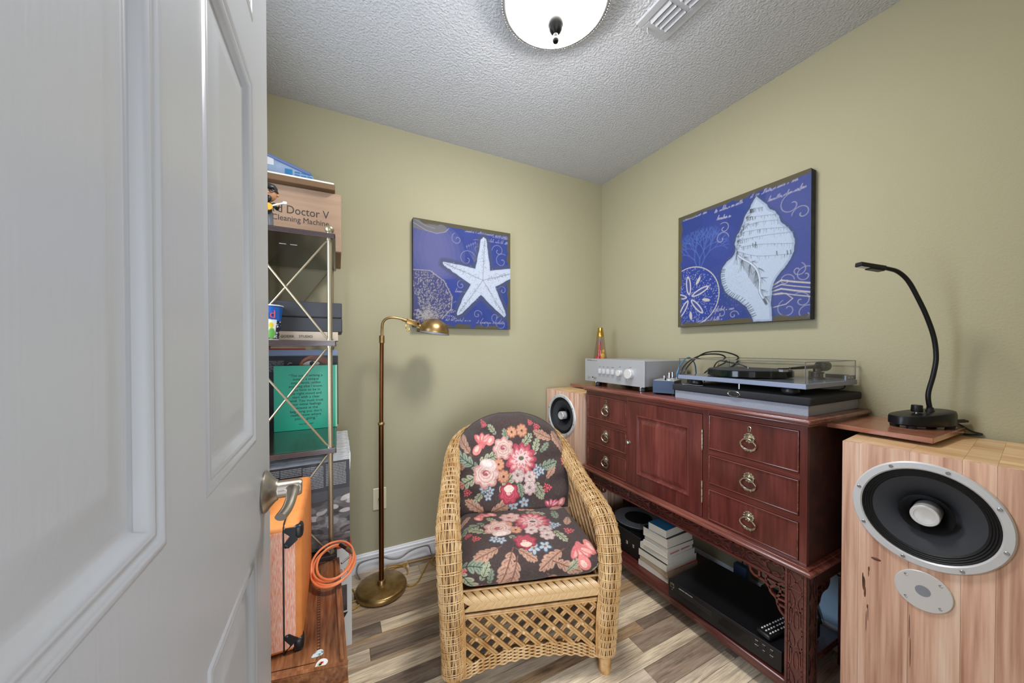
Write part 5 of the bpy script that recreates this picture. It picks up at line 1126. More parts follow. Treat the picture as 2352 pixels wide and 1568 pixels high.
MB().tube([(tx + 0.124 + 0.0088 * math.cos(a), fy - 0.005, 1.318 + 0.021 * math.sin(a)) for a in [2 * PI * k / 28 for k in range(28)]], 0.0017, 6, True).build('pull_ring', M['gold'], t)
sc_ = Vector((0.4555, fy, 1.2925)); ax_ = Vector((0.128, 0, 1)).normalized()
MB().lathe([(0.0795 * math.cos(a), 0.076 * math.sin(a)) for a in [PI / 2 * i / 18 for i in range(19)]], sc_, ax_, 48, cap=False).lathe([(0.0825, -0.0015), (0.083, 0.001), (0.079, 0.003)], sc_, ax_, 48, cap=False).build('shade', M['brass'], t, 60)
M['shadein'] = mat('shade_inside_white', S(200, 205, 215), 0.35)
MB().lathe([(0.0775 * math.cos(a), 0.074 * math.sin(a)) for a in [PI / 2 * i / 18 for i in range(19)]], sc_, ax_, 48, cap=False).build('shade_lining', M['shadein'], t, 60)
MB().tube([Ma @ Vector((0.06, 0, 0)), (0.385, fy, 1.326), (0.405, fy, 1.322)], [0.011, 0.010, 0.014], 16).build('shade_neck', M['brass'], t, 50)
MB().tube([(0.372 + 0.006 * math.cos(a), fy - 0.012, 1.303 + 0.006 * math.sin(a)) for a in [2 * PI * k / 14 for k in range(14)]], 0.0018, 6, True).build('shade_hinge_ring', M['bronzedark'], t)
MB().lathe([(0.014, 0.015), (0.014, 0.03), (0.022, 0.05), (0, 0.06)], sc_ + Vector((0, 0, -0.005)), (0, 0, 1), 16).build('bulb', M['white'], t)
gc = MB()
gc.tube(spline([(fx + 0.05, fy + 0.105, 0.008), (0.26, 1.955, 0.006), (0.31, 1.985, 0.005), (0.40, 1.985, 0.005), (0.50, 1.975, 0.005), (0.62, 1.96, 0.005)], 8), 0.0036, 8)
gc.tube(spline([(0.215, 1.952, 0.016), (0.245, 1.975, 0.022), (0.29, 1.975, 0.016), (0.325, 1.955, 0.012), (0.335, 1.92, 0.006), (0.325, 1.885, 0.005)], 8), 0.0036, 8)
gc.tube(spline([(0.22, 1.960, 0.010), (0.25, 1.968, 0.014), (0.30, 1.970, 0.008), (0.34, 1.975, 0.005)], 8), 0.0036, 8)
gc.tube(spline([(fx + 0.118, fy - 0.02, 0.006), (0.33, 1.785, 0.005), (0.365, 1.80, 0.005), (0.41, 1.87, 0.005), (0.46, 1.945, 0.006), (0.50, 1.935, 0.007), (0.505, 1.905, 0.006), (0.475, 1.90, 0.006), (0.468, 1.93, 0.012), (0.50, 1.965, 0.014), (0.56, 1.97, 0.006)], 8), 0.0036, 8)
gc.tube(spline([(fx - 0.118, fy + 0.02, 0.006), (0.06, 1.89, 0.005), (0.0, 1.93, 0.005), (-0.10, 1.96, 0.005)], 8), 0.0036, 8)
gc.tube(spline([(fx - 0.105, fy - 0.06, 0.005), (0.055, 1.745, 0.005), (0.05, 1.79, 0.005), (0.075, 1.80, 0.005)], 8), 0.0036, 8)
gc.build('lamp_cord', M['goldcord'], t, 60, label='gold lamp cord loosely coiled on the floor')
tag(MB().tube(spline([(0.10, 1.955, 0.006), (0.085, 1.985, 0.03), (0.10, 1.998, 0.062), (0.15, 2.000, 0.070), (0.21, 1.998, 0.068), (0.26, 1.994, 0.046), (0.31, 1.995, 0.040), (0.36, 1.996, 0.062), (0.41, 1.997, 0.070), (0.465, 1.998, 0.064), (0.48, 1.99, 0.02), (0.49, 1.98, 0.005)], 8), 0.0036, 8).build('grey_cord', M['greyc']), 'thin grey cord looping against the white baseboard behind the floor lamp', 'cord')

# ------------------------------------------------------------------ the two printed canvases
def scribble(p, x, y, w_, h_, rn, c, wd=0.004, al=0.7, slope=0.0):
    """a line of slanting handwriting: irregular humps, a few tall loops, gaps between words"""
    k = 0.0; P = []
    while k < w_:
        b = h_ * rn.uniform(0.18, 0.35); tall = rn.random() < 0.22; hh = h_ * (rn.uniform(0.8, 1.3) if tall else rn.uniform(0.2, 0.42)); dn = h_ * (rn.uniform(0.5, 0.9) if rn.random() < 0.1 else 0)
        for t in np.linspace(0, 1, 7): yy = hh * math.sin(PI * t) - dn * t * (1 - t) * 2; P.append((x + k + b * t + yy * 0.45, y + slope * k + yy))
        k += b
        if rn.random() < 0.13:
            if len(P) > 1: p.line(P, wd * rn.uniform(0.6, 1.0), c, al)
            P = []; k += h_ * rn.uniform(0.3, 0.7)
    if len(P) > 1: p.line(P, wd * 0.8, c, al)
def scroll(p, x, y, r, turns, d, c, wd=0.006, al=0.75, a0=0.0):
    p.line([(x + d * r * (1 - t) * math.cos(a0 + t * turns * 2 * PI), y + r * (1 - t) * math.sin(a0 + t * turns * 2 * PI)) for t in np.linspace(0, 0.88, 34)], wd, c, al)
BLUE, BLUE2, PALE, LAV, OLV = S(44, 60, 124), S(64, 74, 132), S(172, 182, 200), S(138, 138, 160), S(82, 76, 54)
def canvas_base(p, rn):
    for _ in range(46): p.ell(rn.random(), rn.random(), rn.uniform(0.06, 0.2), rn.uniform(0.05, 0.2), rn.choice([BLUE2, S(36, 54, 128), S(56, 66, 140)]), rn.random() * 3, 0.16)
def border(p, rn, sides):
    for _ in range(150):
        s_ = rn.choice(sides); k = rn.random(); w_ = rn.uniform(0.012, 0.034)
        x, y = {'t': (k, 1 - w_ * 0.3), 'b': (k, w_ * 0.3), 'l': (w_ * 0.3, k), 'r': (1 - w_ * 0.3, k)}[s_]
        p.ell(x, y, rn.uniform(0.03, 0.07) if s_ in 'tb' else w_, w_ if s_ in 'tb' else rn.uniform(0.03, 0.07), OLV, 0, 0.75)
STAR = [(0.701, 0.919), (0.728, 0.896), (0.749, 0.752), (0.769, 0.588), (1.001, 0.63), (1.001, 0.528), (0.823, 0.435), (0.878, 0.312), (0.949, 0.151), (0.924, 0.127), (0.798, 0.226), (0.667, 0.343), (0.567, 0.248), (0.466, 0.143), (0.425, 0.128), (0.421, 0.15), (0.475, 0.286), (0.563, 0.436), (0.44, 0.508), (0.316, 0.581), (0.279, 0.606), (0.283, 0.626), (0.386, 0.618), (0.494, 0.604), (0.61, 0.594), (0.643, 0.739), (0.672, 0.888)]
def rough(P, rn, n=4, amp=0.004):
    out = []
    for (a, b), (c, d) in zip(P, P[1:] + P[:1]):
        for k in range(n): out.append((a + (c - a) * k / n + rn.uniform(-amp, amp), b + (d - b) * k / n + rn.uniform(-amp, amp)))
    return out
p = Paint(1, 1, 300, 300, BLUE); rn = random.Random(3); canvas_base(p, rn)
for k in range(5): p.ell(0.10 + 0.05 * k, 0.72, 0.20, 0.26, S(98, 98, 140), 0.2, 0.28)
p.ell(0.05, 0.97, 0.28, 0.07, S(110, 106, 96), -0.15, 0.8); p.line([(0.0, 0.955), (0.12, 0.90), (0.22, 0.885), (0.30, 0.91), (0.34, 0.95)], 0.007, LAV, 0.8); p.line([(0.02, 0.985), (0.12, 0.94), (0.2, 0.93)], 0.006, LAV, 0.7)
for x, y, r, d, a in [(0.52, 0.68, 0.10, 1, 0), (0.64, 0.80, 0.09, -1, 1), (0.42, 0.86, 0.06, 1, 2), (0.86, 0.80, 0.07, -1, 0), (0.90, 0.70, 0.08, 1, 1), (0.63, 0.14, 0.05, 1, 0), (0.72, 0.05, 0.06, 1, 2), (0.46, 0.42, 0.05, 1, 1), (0.91, 0.40, 0.05, -1, 0), (0.90, 0.06, 0.09, 1, 1), (0.83, 0.12, 0.07, -1, 3)]: scroll(p, x, y, r, 1.3, d, LAV, 0.006, 0.6, a)
for k in range(9): p.line([(0.60, 0.66), (0.52 + 0.022 * k, 0.84 - 0.012 * abs(k - 4))], 0.005, LAV, 0.35); p.ell(0.52 + 0.022 * k, 0.85 - 0.012 * abs(k - 4), 0.008, 0.012, LAV, 0, 0.5)
for x, y, w_ in [(0.50, 0.945, 0.45), (0.74, 0.88, 0.22), (0.30, 0.07, 0.25), (0.62, 0.055, 0.3), (0.80, 0.93, 0.18), (0.40, 0.35, 0.12)]: scribble(p, x, y, w_, 0.03, rn, LAV, 0.0045, 0.65)
border(p, rn, 'tttrrb')
SG = S(92, 94, 100)
for g in (0.045, 0.035, 0.026): p.poly(STAR, S(70, 74, 92), 0.38, g)
st_ = rough(STAR, rn); p.poly(st_, PALE, 1.0, 0.002); p.poly(st_, S(182, 189, 204), 0.8, -0.012)
CEN = (0.691, 0.487)
for tip in [(0.71, 0.90), (0.29, 0.615), (0.437, 0.145), (0.93, 0.145), (1.0, 0.58)]:
    p.line([CEN, tip], 0.005, SG, 0.7); L = math.hypot(tip[0] - CEN[0], tip[1] - CEN[1]); dx, dy = (tip[0] - CEN[0]) / L, (tip[1] - CEN[1]) / L
    for k in range(150):
        s_ = rn.uniform(0.05, L * 0.95); o_ = rn.gauss(0, 0.04 * (1 - s_ / L * 0.7)); p.ell(CEN[0] + dx * s_ - dy * o_, CEN[1] + dy * s_ + dx * o_, 0.004, 0.003, SG if abs(o_) < 0.02 or k % 3 == 0 else S(176, 184, 200), 0, 0.55)
FAN = [(0.0, 0.52), (0.154, 0.526), (0.298, 0.435), (0.377, 0.297), (0.363, 0.177), (0.271, 0.088), (0.12, 0.05), (0.0, 0.05)]
p.poly(FAN, S(70, 70, 104), 0.75, 0.008)
for k in range(13):
    a = R(2 + 9.2 * k); e_ = (0.10 + 0.44 * math.cos(a) * 0.70, 0.09 + 0.44 * math.sin(a))
    for j in range(70):
        t = rn.random(); p.ell(0.10 + (e_[0] - 0.10) * t + rn.gauss(0, 0.012), 0.09 + (e_[1] - 0.09) * t + rn.gauss(0, 0.012), 0.006, 0.004, S(165, 158, 156), a, 0.55)
    p.line([(0.10, 0.09), e_], 0.004, S(60, 58, 66), 0.6)
for j in range(220): p.ell(0.12 + rn.gauss(0, 0.07), 0.10 + rn.gauss(0, 0.035), 0.007, 0.004, S(170, 163, 158), rn.random(), 0.6)
p.line([(0.0, 0.525), (0.154, 0.53), (0.29, 0.445), (0.37, 0.30), (0.36, 0.18), (0.27, 0.09)], 0.008, S(164, 160, 160), 0.7); p.speck(0.05)
cv = thing('starfish_canvas', 'blue canvas print with a white starfish above the floor lamp', 'picture', (0.689, 2.01, 1.331))
x0, x1, z0, z1 = 0.3825, 0.9935, 1.3315, 1.9475
MB().box(x0, 1.9905, z0, x1, 2.027, z1, 0.002).build('canvas_edge', mat('canvas_wrap_olive', S(70, 66, 56), 0.8, c2=S(48, 50, 62), ns=(30, 30, 30)), cv, None)
p.surf('canvas_face', lambda U, V: (x0 + U * (x1 - x0), 1.990 + 0 * U, z0 + V * (z1 - z0)), M['canvas'], cv)

CON = [(0.662, 0.942), (0.732, 0.855), (0.748, 0.819), (0.786, 0.789), (0.812, 0.743), (0.82, 0.703), (0.873, 0.641), (0.898, 0.594), (0.909, 0.542), (0.902, 0.472), (0.882, 0.421), (0.847, 0.371), (0.811, 0.329), (0.782, 0.28), (0.771, 0.227), (0.764, 0.135), (0.772, 0.059), (0.771, 0.004), (0.651, 0.008), (0.625, 0.072), (0.6, 0.119), (0.539, 0.18), (0.484, 0.215), (0.438, 0.259), (0.409, 0.329), (0.397, 0.398), (0.408, 0.453), (0.445, 0.502), (0.482, 0.521), (0.509, 0.556), (0.516, 0.596), (0.509, 0.625), (0.518, 0.678), (0.553, 0.731), (0.57, 0.78), (0.586, 0.828), (0.616, 0.862), (0.632, 0.9)]
SLIT = [(0.523, 0.558), (0.563, 0.494), (0.623, 0.445), (0.664, 0.392), (0.685, 0.327), (0.681, 0.241), (0.64, 0.3), (0.589, 0.398), (0.545, 0.479)]
LIPL = [(0.535, 0.53), (0.565, 0.50), (0.623, 0.453), (0.668, 0.395), (0.689, 0.318), (0.69, 0.231), (0.714, 0.176), (0.737, 0.13)]
RID = [[(0.62, 0.861), (0.709, 0.845)], [(0.595, 0.807), (0.801, 0.763)], [(0.57, 0.744), (0.678, 0.745), (0.809, 0.719)], [(0.553, 0.704), (0.702, 0.686), (0.873, 0.649)], [(0.527, 0.648), (0.687, 0.638), (0.901, 0.609)], [(0.518, 0.595), (0.687, 0.578), (0.905, 0.527)], [(0.527, 0.566), (0.672, 0.495), (0.889, 0.459)]]
p = Paint(1, 1, 360, 360, BLUE); rn = random.Random(9); canvas_base(p, rn)
p.ell(0.95, 0.6, 0.25, 0.7, S(82, 88, 138), 0, 0.4)
def coral(x, y, a, L, d):
    if d == 0 or L < 0.012: return
    x2, y2 = x + L * math.cos(a), y + L * math.sin(a); p.line([(x, y), (x2, y2)], 0.0022 + 0.0012 * d, S(74, 100, 166), 0.6)
    for s_ in (-1, 1): coral(x2, y2, a + s_ * rn.uniform(0.2, 0.55), L * rn.uniform(0.72, 0.9), d - 1)
for bx, a in [(0.19, 1.9), (0.21, 1.55), (0.22, 1.15)]: coral(bx, 0.50, a, 0.085, 7)
for x, y, w_, sl in [(0.34, 0.93, 0.22, 0.0), (0.62, 0.945, 0.30, 0.02), (0.70, 0.87, 0.27, 0.05), (0.36, 0.865, 0.12, -0.1), (0.32, 0.115, 0.18, 0), (0.18, 0.035, 0.22, 0.02), (0.02, 0.955, 0.25, 0.0)]: scribble(p, x, y, w_, 0.032, rn, S(150, 150, 170), 0.0055, 0.75, sl)
for x, y, r, d, a in [(0.40, 0.70, 0.06, 1, 0), (0.42, 0.78, 0.05, -1, 1), (0.89, 0.80, 0.09, 1, 1), (0.95, 0.72, 0.06, -1, 0), (0.86, 0.28, 0.05, 1, 0), (0.93, 0.34, 0.05, -1, 2), (0.97, 0.30, 0.06, 1, 1), (0.87, 0.08, 0.07, 1, 2), (0.95, 0.13, 0.06, -1, 1), (0.98, 0.04, 0.07, 1, 0), (0.5, 0.07, 0.04, 1, 0), (0.40, 0.09, 0.05, -1, 0)]: scroll(p, x, y, r, 1.2, d, S(146, 146, 166), 0.006, 0.6, a)
for k, (y, c) in enumerate([(0.275, 0), (0.245, 1), (0.215, 0), (0.185, 1)]):
    p.line([(0.77, y - 0.02 + 0.01 * k), (0.83, y + 0.012), (0.91, y - 0.012), (1.0, y - 0.035)], 0.011 if c == 0 else 0.007, S(182, 176, 170), 0.85)
p.line([(0.78, 0.10), (0.86, 0.115), (0.90, 0.15), (0.86, 0.19), (0.78, 0.19)], 0.006, S(182, 176, 170), 0.8)
p.ell(0.125, 0.265, 0.258, 0.258, S(40, 60, 140), 0, 0.6)
for k in range(520):
    a, r = rn.uniform(0, 6.283), 0.25 * math.sqrt(rn.random()); p.ell(0.125 + r * math.cos(a), 0.265 + r * math.sin(a), 0.0045, 0.003, S(176, 178, 194), rn.random() * 3, 0.55)
p.line([(0.125 + 0.258 * math.cos(t), 0.265 + 0.258 * math.sin(t)) for t in np.linspace(0, 6.283, 60)], 0.008, S(182, 176, 170), 0.9)
for k in range(5):
    a = R(95 + 72 * k); ex, ey = 0.115 + 0.11 * math.cos(a), 0.255 + 0.11 * math.sin(a)
    p.ell(ex, ey, 0.085, 0.024, S(190, 186, 190), a, 0.9); p.ell(ex, ey, 0.068, 0.013, BLUE, a, 0.95)
    b = a + R(36); p.ell(0.115 + 0.16 * math.cos(b), 0.255 + 0.16 * math.sin(b), 0.036, 0.013, S(182, 176, 170), b, 0.95)
border(p, rn, 'ttllbb')
for g in (0.02, 0.012): p.poly(CON, S(60, 70, 96), 0.4, g)
cp_ = rough(CON, rn, 4, 0.002); p.poly(cp_, S(150, 163, 184), 1.0, 0.001); p.poly(cp_, S(172, 184, 203), 0.85, -0.014)
DK = S(62, 68, 74)
for r_ in RID:
    p.line(curve2(r_, 8), 0.004, S(120, 130, 146), 0.8)
    for j in range(38):
        k = rn.random() ** 2.0; q = curve2(r_, 12); i = min(int(k * (len(q) - 1)), len(q) - 1); x, y = q[i]
        p.line([(x, y), (x + rn.uniform(-0.004, 0.006), y - rn.uniform(0.008, 0.032))], 0.0032, DK, 0.55 if k < 0.5 else 0.35)
for k in range(70):
    y = rn.uniform(0.60, 0.86); xl = np.interp(y, [0.59, 0.68, 0.78, 0.86], [0.516, 0.52, 0.57, 0.616]); p.ell(xl + abs(rn.gauss(0, 0.02)) + 0.006, y, 0.009, 0.006, DK, rn.random(), 0.35)
for x, y in [(0.865, 0.475), (0.885, 0.474), (0.80, 0.487), (0.66, 0.59), (0.655, 0.575), (0.64, 0.585)]: p.line([(x, y + 0.012), (x + 0.003, y - 0.014)], 0.007, DK, 0.8)
p.poly(SLIT, S(120, 128, 138), 0.55)
for k in range(60):
    t = rn.random(); i = int(t * 5); x, y = SLIT[i]; p.line([(x, y), (x - rn.uniform(0.0, 0.05) + 0.02, y - rn.uniform(0.02, 0.10))], 0.003, DK, 0.55)
    i = int(t * 6); x, y = LIPL[i + 1]; p.line([(x + 0.012, y + 0.01), (x + rn.uniform(0.02, 0.06), y + rn.uniform(-0.03, 0.02) - 0.01)], 0.003, DK, 0.5)
p.line(curve2(LIPL, 6), 0.018, S(70, 76, 84), 0.6); p.line(curve2(LIPL[:-1], 6), 0.011, S(184, 194, 210), 1.0)
for k in range(26):
    q = [(0.408, 0.45), (0.399, 0.398), (0.41, 0.329), (0.438, 0.262), (0.484, 0.217), (0.539, 0.182), (0.6, 0.121), (0.625, 0.075), (0.648, 0.02)]; c_ = curve2(q, 8); i = int(k / 26 * (len(c_) - 2)); x, y = c_[i]; dx, dy = c_[i + 1][0] - x, c_[i + 1][1] - y; L = math.hypot(dx, dy)
    p.line([(x, y), (x - dy / L * 0.028 + dx / L * 0.008, y + dx / L * 0.028)], 0.0055, DK, 0.85)
for k in range(260):
    x, y = 0.52 + rn.gauss(0, 0.06), 0.33 + rn.gauss(0, 0.09); p.ell(x, y, 0.003, 0.002, S(140, 150, 164), 0, 0.45)
p.speck(0.05)
cv = thing('seashell_canvas', 'blue canvas print with a big white whelk shell above the turntable', 'picture', (1.765, 1.03, 1.331))
MB().box(1.7465, 0.7195, 1.3315, 1.784, 1.3405, 1.9545, 0.002).build('canvas_edge', mat('canvas_wrap_navy', S(56, 58, 68), 0.8, c2=S(40, 42, 58), ns=(30, 30, 30)), cv, None)
p.surf('canvas_face', lambda U, V: (1.7455 + 0 * U, 1.3405 - U * 0.621, 1.3315 + V * 0.623), M['canvas'], cv)

# ------------------------------------------------------------------ metal and dark wood shelf unit against the left
sx0, sx1, sy0, sy1 = -0.306, -0.005, 1.370, 1.950
sh_ = thing('shelf_unit', 'dark wood shelf unit with brass coloured posts and crossed braces', 'shelf unit', (-0.155, 1.66, 0))
LV = [(1.597, 1.614), (1.219, 1.238), (0.840, 0.858), (0.462, 0.480), (0.09, 0.108)]
for z0, z1 in LV:
    o = MB().box(sx0 + 0.002, sy0 + 0.002, z0, sx1 - 0.002, sy1 - 0.002, z1).build('shelf', M['shelfwood'], sh_, None)
    e = MB()
    for k in range(4):
        z = z0 + 0.0005 + (z1 - z0 - 0.001) * k / 4; q = z + (z1 - z0) / 4 * 0.62
        e.box(sx0, sy0, z, sx1, sy0 + 0.004, q, 0.0008).box(sx1 - 0.004, sy0, z, sx1, sy1, q, 0.0008).box(sx0, sy0, z, sx0 + 0.004, sy1, q, 0.0008)
    e.build('shelf_edge', M['ridge'], o, None)
pxl, pxr, pyn, pyf = -0.288, -0.0235, 1.3885, 1.932
for x in (pxl, pxr):
    for y in (pyn, pyf):
        mb = MB().cyl((x, y, 0), (x, y, 1.597), 0.0080, seg=18)
        for z0, z1 in LV:
            for z in (z0 - 0.006, z1): mb.lathe([(0.0105, 0), (0.0105, 0.006)], (x, y, z), (0, 0, 1), 18)
        po = mb.build('post', M['pewter'], sh_, 40)
        MB().lathe([(0.009, 1.614), (0.009, 1.617)] + [(0.0155 * math.sin(a), 1.6312 - 0.0155 * math.cos(a)) for a in [0.7 + 2.44 * i / 12 for i in range(13)]], (x, y, 0), (0, 0, 1), 20).build('finial', M['pewter'], po, 60)
for y, s_ in ((pyn, -1), (pyf, 1)):
    for (z0, z1), (w0, w1) in zip(LV[:-1], LV[1:]):
        zt_, zb_ = z0 - 0.005, w1 + 0.005
        for i, (a, b) in enumerate([(pxl, pxr), (pxr, pxl)]):
            d = 0.007 if a < b else -0.007; yy = y + (0.0035 if i else -0.0035)
            MB().tube([(a + d * 0.6, yy, zt_), (a + d * 1.8, yy, zt_ - 0.007), (b - d * 1.8, yy, zb_ + 0.007), (b - d * 0.6, yy, zb_)], 0.0036, 8).build('brace', M['pewter'], sh_, 40)

# on the top shelf (z 1.614)
t = thing('cardboard_box', 'kraft cardboard box with printed name on the top shelf', 'box', (-0.16, 1.80, 1.614))
MB().box(-0.345, 1.632, 1.6145, 0.0165, 1.975, 1.858, 0.003).build('carton', M['kraft'], t, None)
text('lettering', 'Record Doctor V', 0.046, (-0.0285, 1.6316, 1.7475), (1, 0, 0), (0, 0, 1), M['ink'], t, 'RIGHT', 0.84)
text('lettering', 'Cleaning Machine', 0.0315, (-0.0285, 1.6316, 1.7165), (1, 0, 0), (0, 0, 1), M['ink'], t, 'RIGHT', 0.89)
MB().box(-0.165, 1.66, 1.857, -0.160, 1.97, 1.8584).build('tape_seam', M['kraftd'], t, None)
t = thing('flat_carton', 'flat brown mailer lying on top of the cardboard box', 'carton', (-0.16, 1.77, 1.858))
MB().box(-0.34, 1.600, 1.8585, -0.006, 1.930, 1.882, 0.002).build('carton', M['kraftd'], t, None)
MB().box(-0.34, 1.604, 1.882, -0.010, 1.925, 1.8895, 0.001).build('white_liner', M['white'], t, None)
t = thing('padded_packet', 'pale blue packet in clear plastic wrap, leaning on the mailer', 'packet', (-0.17, 1.72, 1.890))
PK = [(-0.36, 1.995), (-0.22, 1.960), (-0.10, 1.922), (-0.085, 1.912), (-0.085, 1.8905), (-0.36, 1.8905)]
MB().prism([(x, 1.640, z) for x, z in PK], (0, 0.20, 0)).build('packet', mat('packet_blue', S(150, 165, 185), 0.4), t, None)
MB().tube([(-0.36, 1.640, 1.996), (-0.22, 1.640, 1.961), (-0.095, 1.640, 1.921)], 0.007, 8).build('rolled_edge', mat('packet_edge', S(96, 112, 150), 0.35), t)
MB().box(-0.335, 1.6385, 1.930, -0.220, 1.640, 1.965).build('address_label', M['white'], t, None)
MB().box(-0.183, 1.6385, 1.894, -0.158, 1.640, 1.926).build('blue_print', M['bluec'], t, None)
for j in range(3):
    for k in range(3): MB().box(-0.150 + 0.022 * k, 1.6385, 1.896 + 0.010 * j, -0.132 + 0.022 * k, 1.640, 1.901 + 0.010 * j).build('blue_print', M['bluec'], t, None)
V = []; F = []; rn = random.Random(4); nu_ = 16
for j in range(5):
    for i in range(nu_):
        u = i / (nu_ - 1); x = -0.36 + 0.318 * u; zt_ = np.interp(x, [-0.36, -0.10, -0.04], [2.0, 1.928, 1.905]); z = 1.891 + (zt_ - 1.891) * j / 4
        V.append((x + rn.uniform(-0.004, 0.004), 1.6345 - (0.004 + rn.uniform(0, 0.006)), z))
for j in range(4):
    for i in range(nu_ - 1): F.append((j * nu_ + i, j * nu_ + i + 1, (j + 1) * nu_ + i + 1, (j + 1) * nu_ + i))
MB().add(V, F).build('plastic_wrap', M['plastic'], t, None)
t = thing('musician_figurine', 'small painted figurine of a musician in a cap with a guitar', 'figurine', (-0.218, 1.475, 1.614))
fx2, fy2, fz2 = -0.218, 1.475, 1.6255
MB().lathe([(0.030, -0.0105), (0.030, 0.004), (0.026, 0.008)], (fx2, fy2, fz2), (0, 0, 1), 20).build('stand', M['hat'], t)
fb = MB()
for s_ in (-1, 1): fb.tube([(fx2 + s_ * 0.011, fy2, fz2 + 0.008), (fx2 + s_ * 0.010, fy2, fz2 + 0.035), (fx2 + s_ * 0.008, fy2, fz2 + 0.062)], [0.0075, 0.008, 0.010], 10).box(fx2 + s_ * 0.011 - 0.007, fy2 - 0.016, fz2 + 0.008, fx2 + s_ * 0.011 + 0.007, fy2 + 0.008, fz2 + 0.016, 0.003)
fb.build('trousers', M['greycl'], t, 50)
MB().lathe([(0.014, 0.055), (0.018, 0.065), (0.019, 0.085), (0.015, 0.098), (0.007, 0.103)], (fx2, fy2, fz2), (0, 0, 1), 16, sx=1.15, sy=0.8).tube([(fx2 + 0.018, fy2, fz2 + 0.095), (fx2 + 0.030, fy2 - 0.006, fz2 + 0.078), (fx2 + 0.034, fy2 - 0.020, fz2 + 0.083)], [0.007, 0.0065, 0.006], 10).tube([(fx2 - 0.018, fy2, fz2 + 0.095), (fx2 - 0.028, fy2 - 0.010, fz2 + 0.078), (fx2 - 0.012, fy2 - 0.022, fz2 + 0.074)], [0.007, 0.0065, 0.006], 10).build('jacket', M['olive'], t, 60)
hd2 = MB().ball((fx2 + 0.004, fy2 - 0.004, fz2 + 0.128), 0.0255, 20, 1.12).ball((fx2 + 0.006, fy2 - 0.030, fz2 + 0.124), 0.0055, 8).ball((fx2 + 0.030, fy2 - 0.002, fz2 + 0.126), 0.006, 8).build('head', M['skin'], t, 60)
MB().ball((fx2 + 0.006, fy2 - 0.021, fz2 + 0.106), 0.011, 12, 1.0).build('beard', M['hat'], hd2, 60)
MB().lathe([(0.031, 0.0), (0.030, 0.003), (0.0275, 0.005), (0.0265, 0.014), (0.02, 0.022), (0, 0.025)], (fx2 + 0.004, fy2 - 0.004, fz2 + 0.137), (0.12, -0.1, 1), 24).box(fx2 - 0.014, fy2 - 0.043, fz2 + 0.136, fx2 + 0.026, fy2 - 0.024, fz2 + 0.139, 0.0015).build('cap', M['hat'], hd2, 40)
for s_ in (-1, 1): MB().tube([(fx2 + 0.006 + s_ * 0.0105 + 0.007 * math.cos(a), fy2 - 0.030, fz2 + 0.129 + 0.006 * math.sin(a)) for a in [2 * PI * k / 14 for k in range(14)]], 0.0012, 5, True).build('spectacles', M['hat'], hd2)
g_ = MB().lathe([(0.017, 0), (0.018, 0.003), (0.017, 0.007)], (fx2 - 0.010, fy2 - 0.026, fz2 + 0.066), (0, -1, 0), 18).lathe([(0.012, 0), (0.013, 0.003), (0.012, 0.007)], (fx2 + 0.008, fy2 - 0.026, fz2 + 0.074), (0, -1, 0), 16).build('guitar', M['guitar'], t, 40)
MB().tube([(fx2 + 0.015, fy2 - 0.030, fz2 + 0.077), (fx2 + 0.052, fy2 - 0.030, fz2 + 0.093)], 0.003, 6).box(fx2 + 0.050, fy2 - 0.033, fz2 + 0.090, fx2 + 0.062, fy2 - 0.028, fz2 + 0.099, 0.001).build('guitar_neck', M['white'], g_, None)
MB().ball((fx2 + 0.034, fy2 - 0.026, fz2 + 0.085), 0.0065, 10).ball((fx2 - 0.010, fy2 - 0.030, fz2 + 0.072), 0.0065, 10).build('hands', M['skin'], t, 60)
for x in (-0.19, -0.155): MB().box(x, 1.52, 1.5962, x + 0.022, 1.526, 1.597).build('shelf_label', M['whitep'], sh_, None)

# on the second shelf (z 1.238)
t = thing('book', 'thick beige book lying under the two charcoal boxes', 'book', (-0.15, 1.60, 1.238))
MB().box(-0.300, 1.442, 1.241, 0.000, 1.690, 1.268).build('pages', M['paper'], t, None)
MB().box(-0.302, 1.440, 1.2385, 0.002, 1.692, 1.241).box(-0.302, 1.440, 1.268, 0.002, 1.692, 1.2705).box(-0.302, 1.4395, 1.2385, 0.002, 1.442, 1.2705).build('cover', M['tan'], t, None)
text('lettering', 'TIM GODER    STUDIO', 0.012, (-0.20, 1.4388, 1.249), (1, 0, 0), (0, 0, 1), M['ink'], t)
for i, (z0, z1, x1, lab) in enumerate([(1.271, 1.3215, 0.0165, 'lower charcoal lidded box stacked behind the shelf post'), (1.325, 1.379, 0.0155, 'upper charcoal lidded box stacked behind the shelf post')]):
    t = thing('storage_box', lab, 'box', (-0.15, 1.6, z0), 0, 'charcoal boxes on the second shelf')
    MB().box(-0.31, 1.448, z0, x1, 1.74, z1, 0.002).build('box_lid', M['charc'], t, None)
    MB().box(-0.305, 1.453, z0 - 0.0005 if i else z0 + 0.0005, x1 - 0.005, 1.735, z0 + 0.004).build('tray', M['kraft'], t, None)
    if i: MB().box(-0.30, 1.46, 1.3215, x1 - 0.012, 1.73, 1.3255).build('tray_wall', M['blackmatt'], t, None)
t = thing('paper_cup', 'colourful printed paper cup on the second shelf by the door edge', 'cup', (-0.212, 1.417, 1.238))
pc = Paint(1, 1, 160, 90, S(44, 96, 178)); rn = random.Random(2)
pc.poly([(0, 0), (1, 0), (1, 0.55), (0, 0.55)], S(30, 34, 44))
for k in range(90): pc.ell(rn.random(), rn.uniform(0.02, 0.55), 0.012, 0.02, rn.choice([S(230, 230, 230), S(60, 120, 210), S(230, 230, 230)]), rn.random() * 3, 0.9)
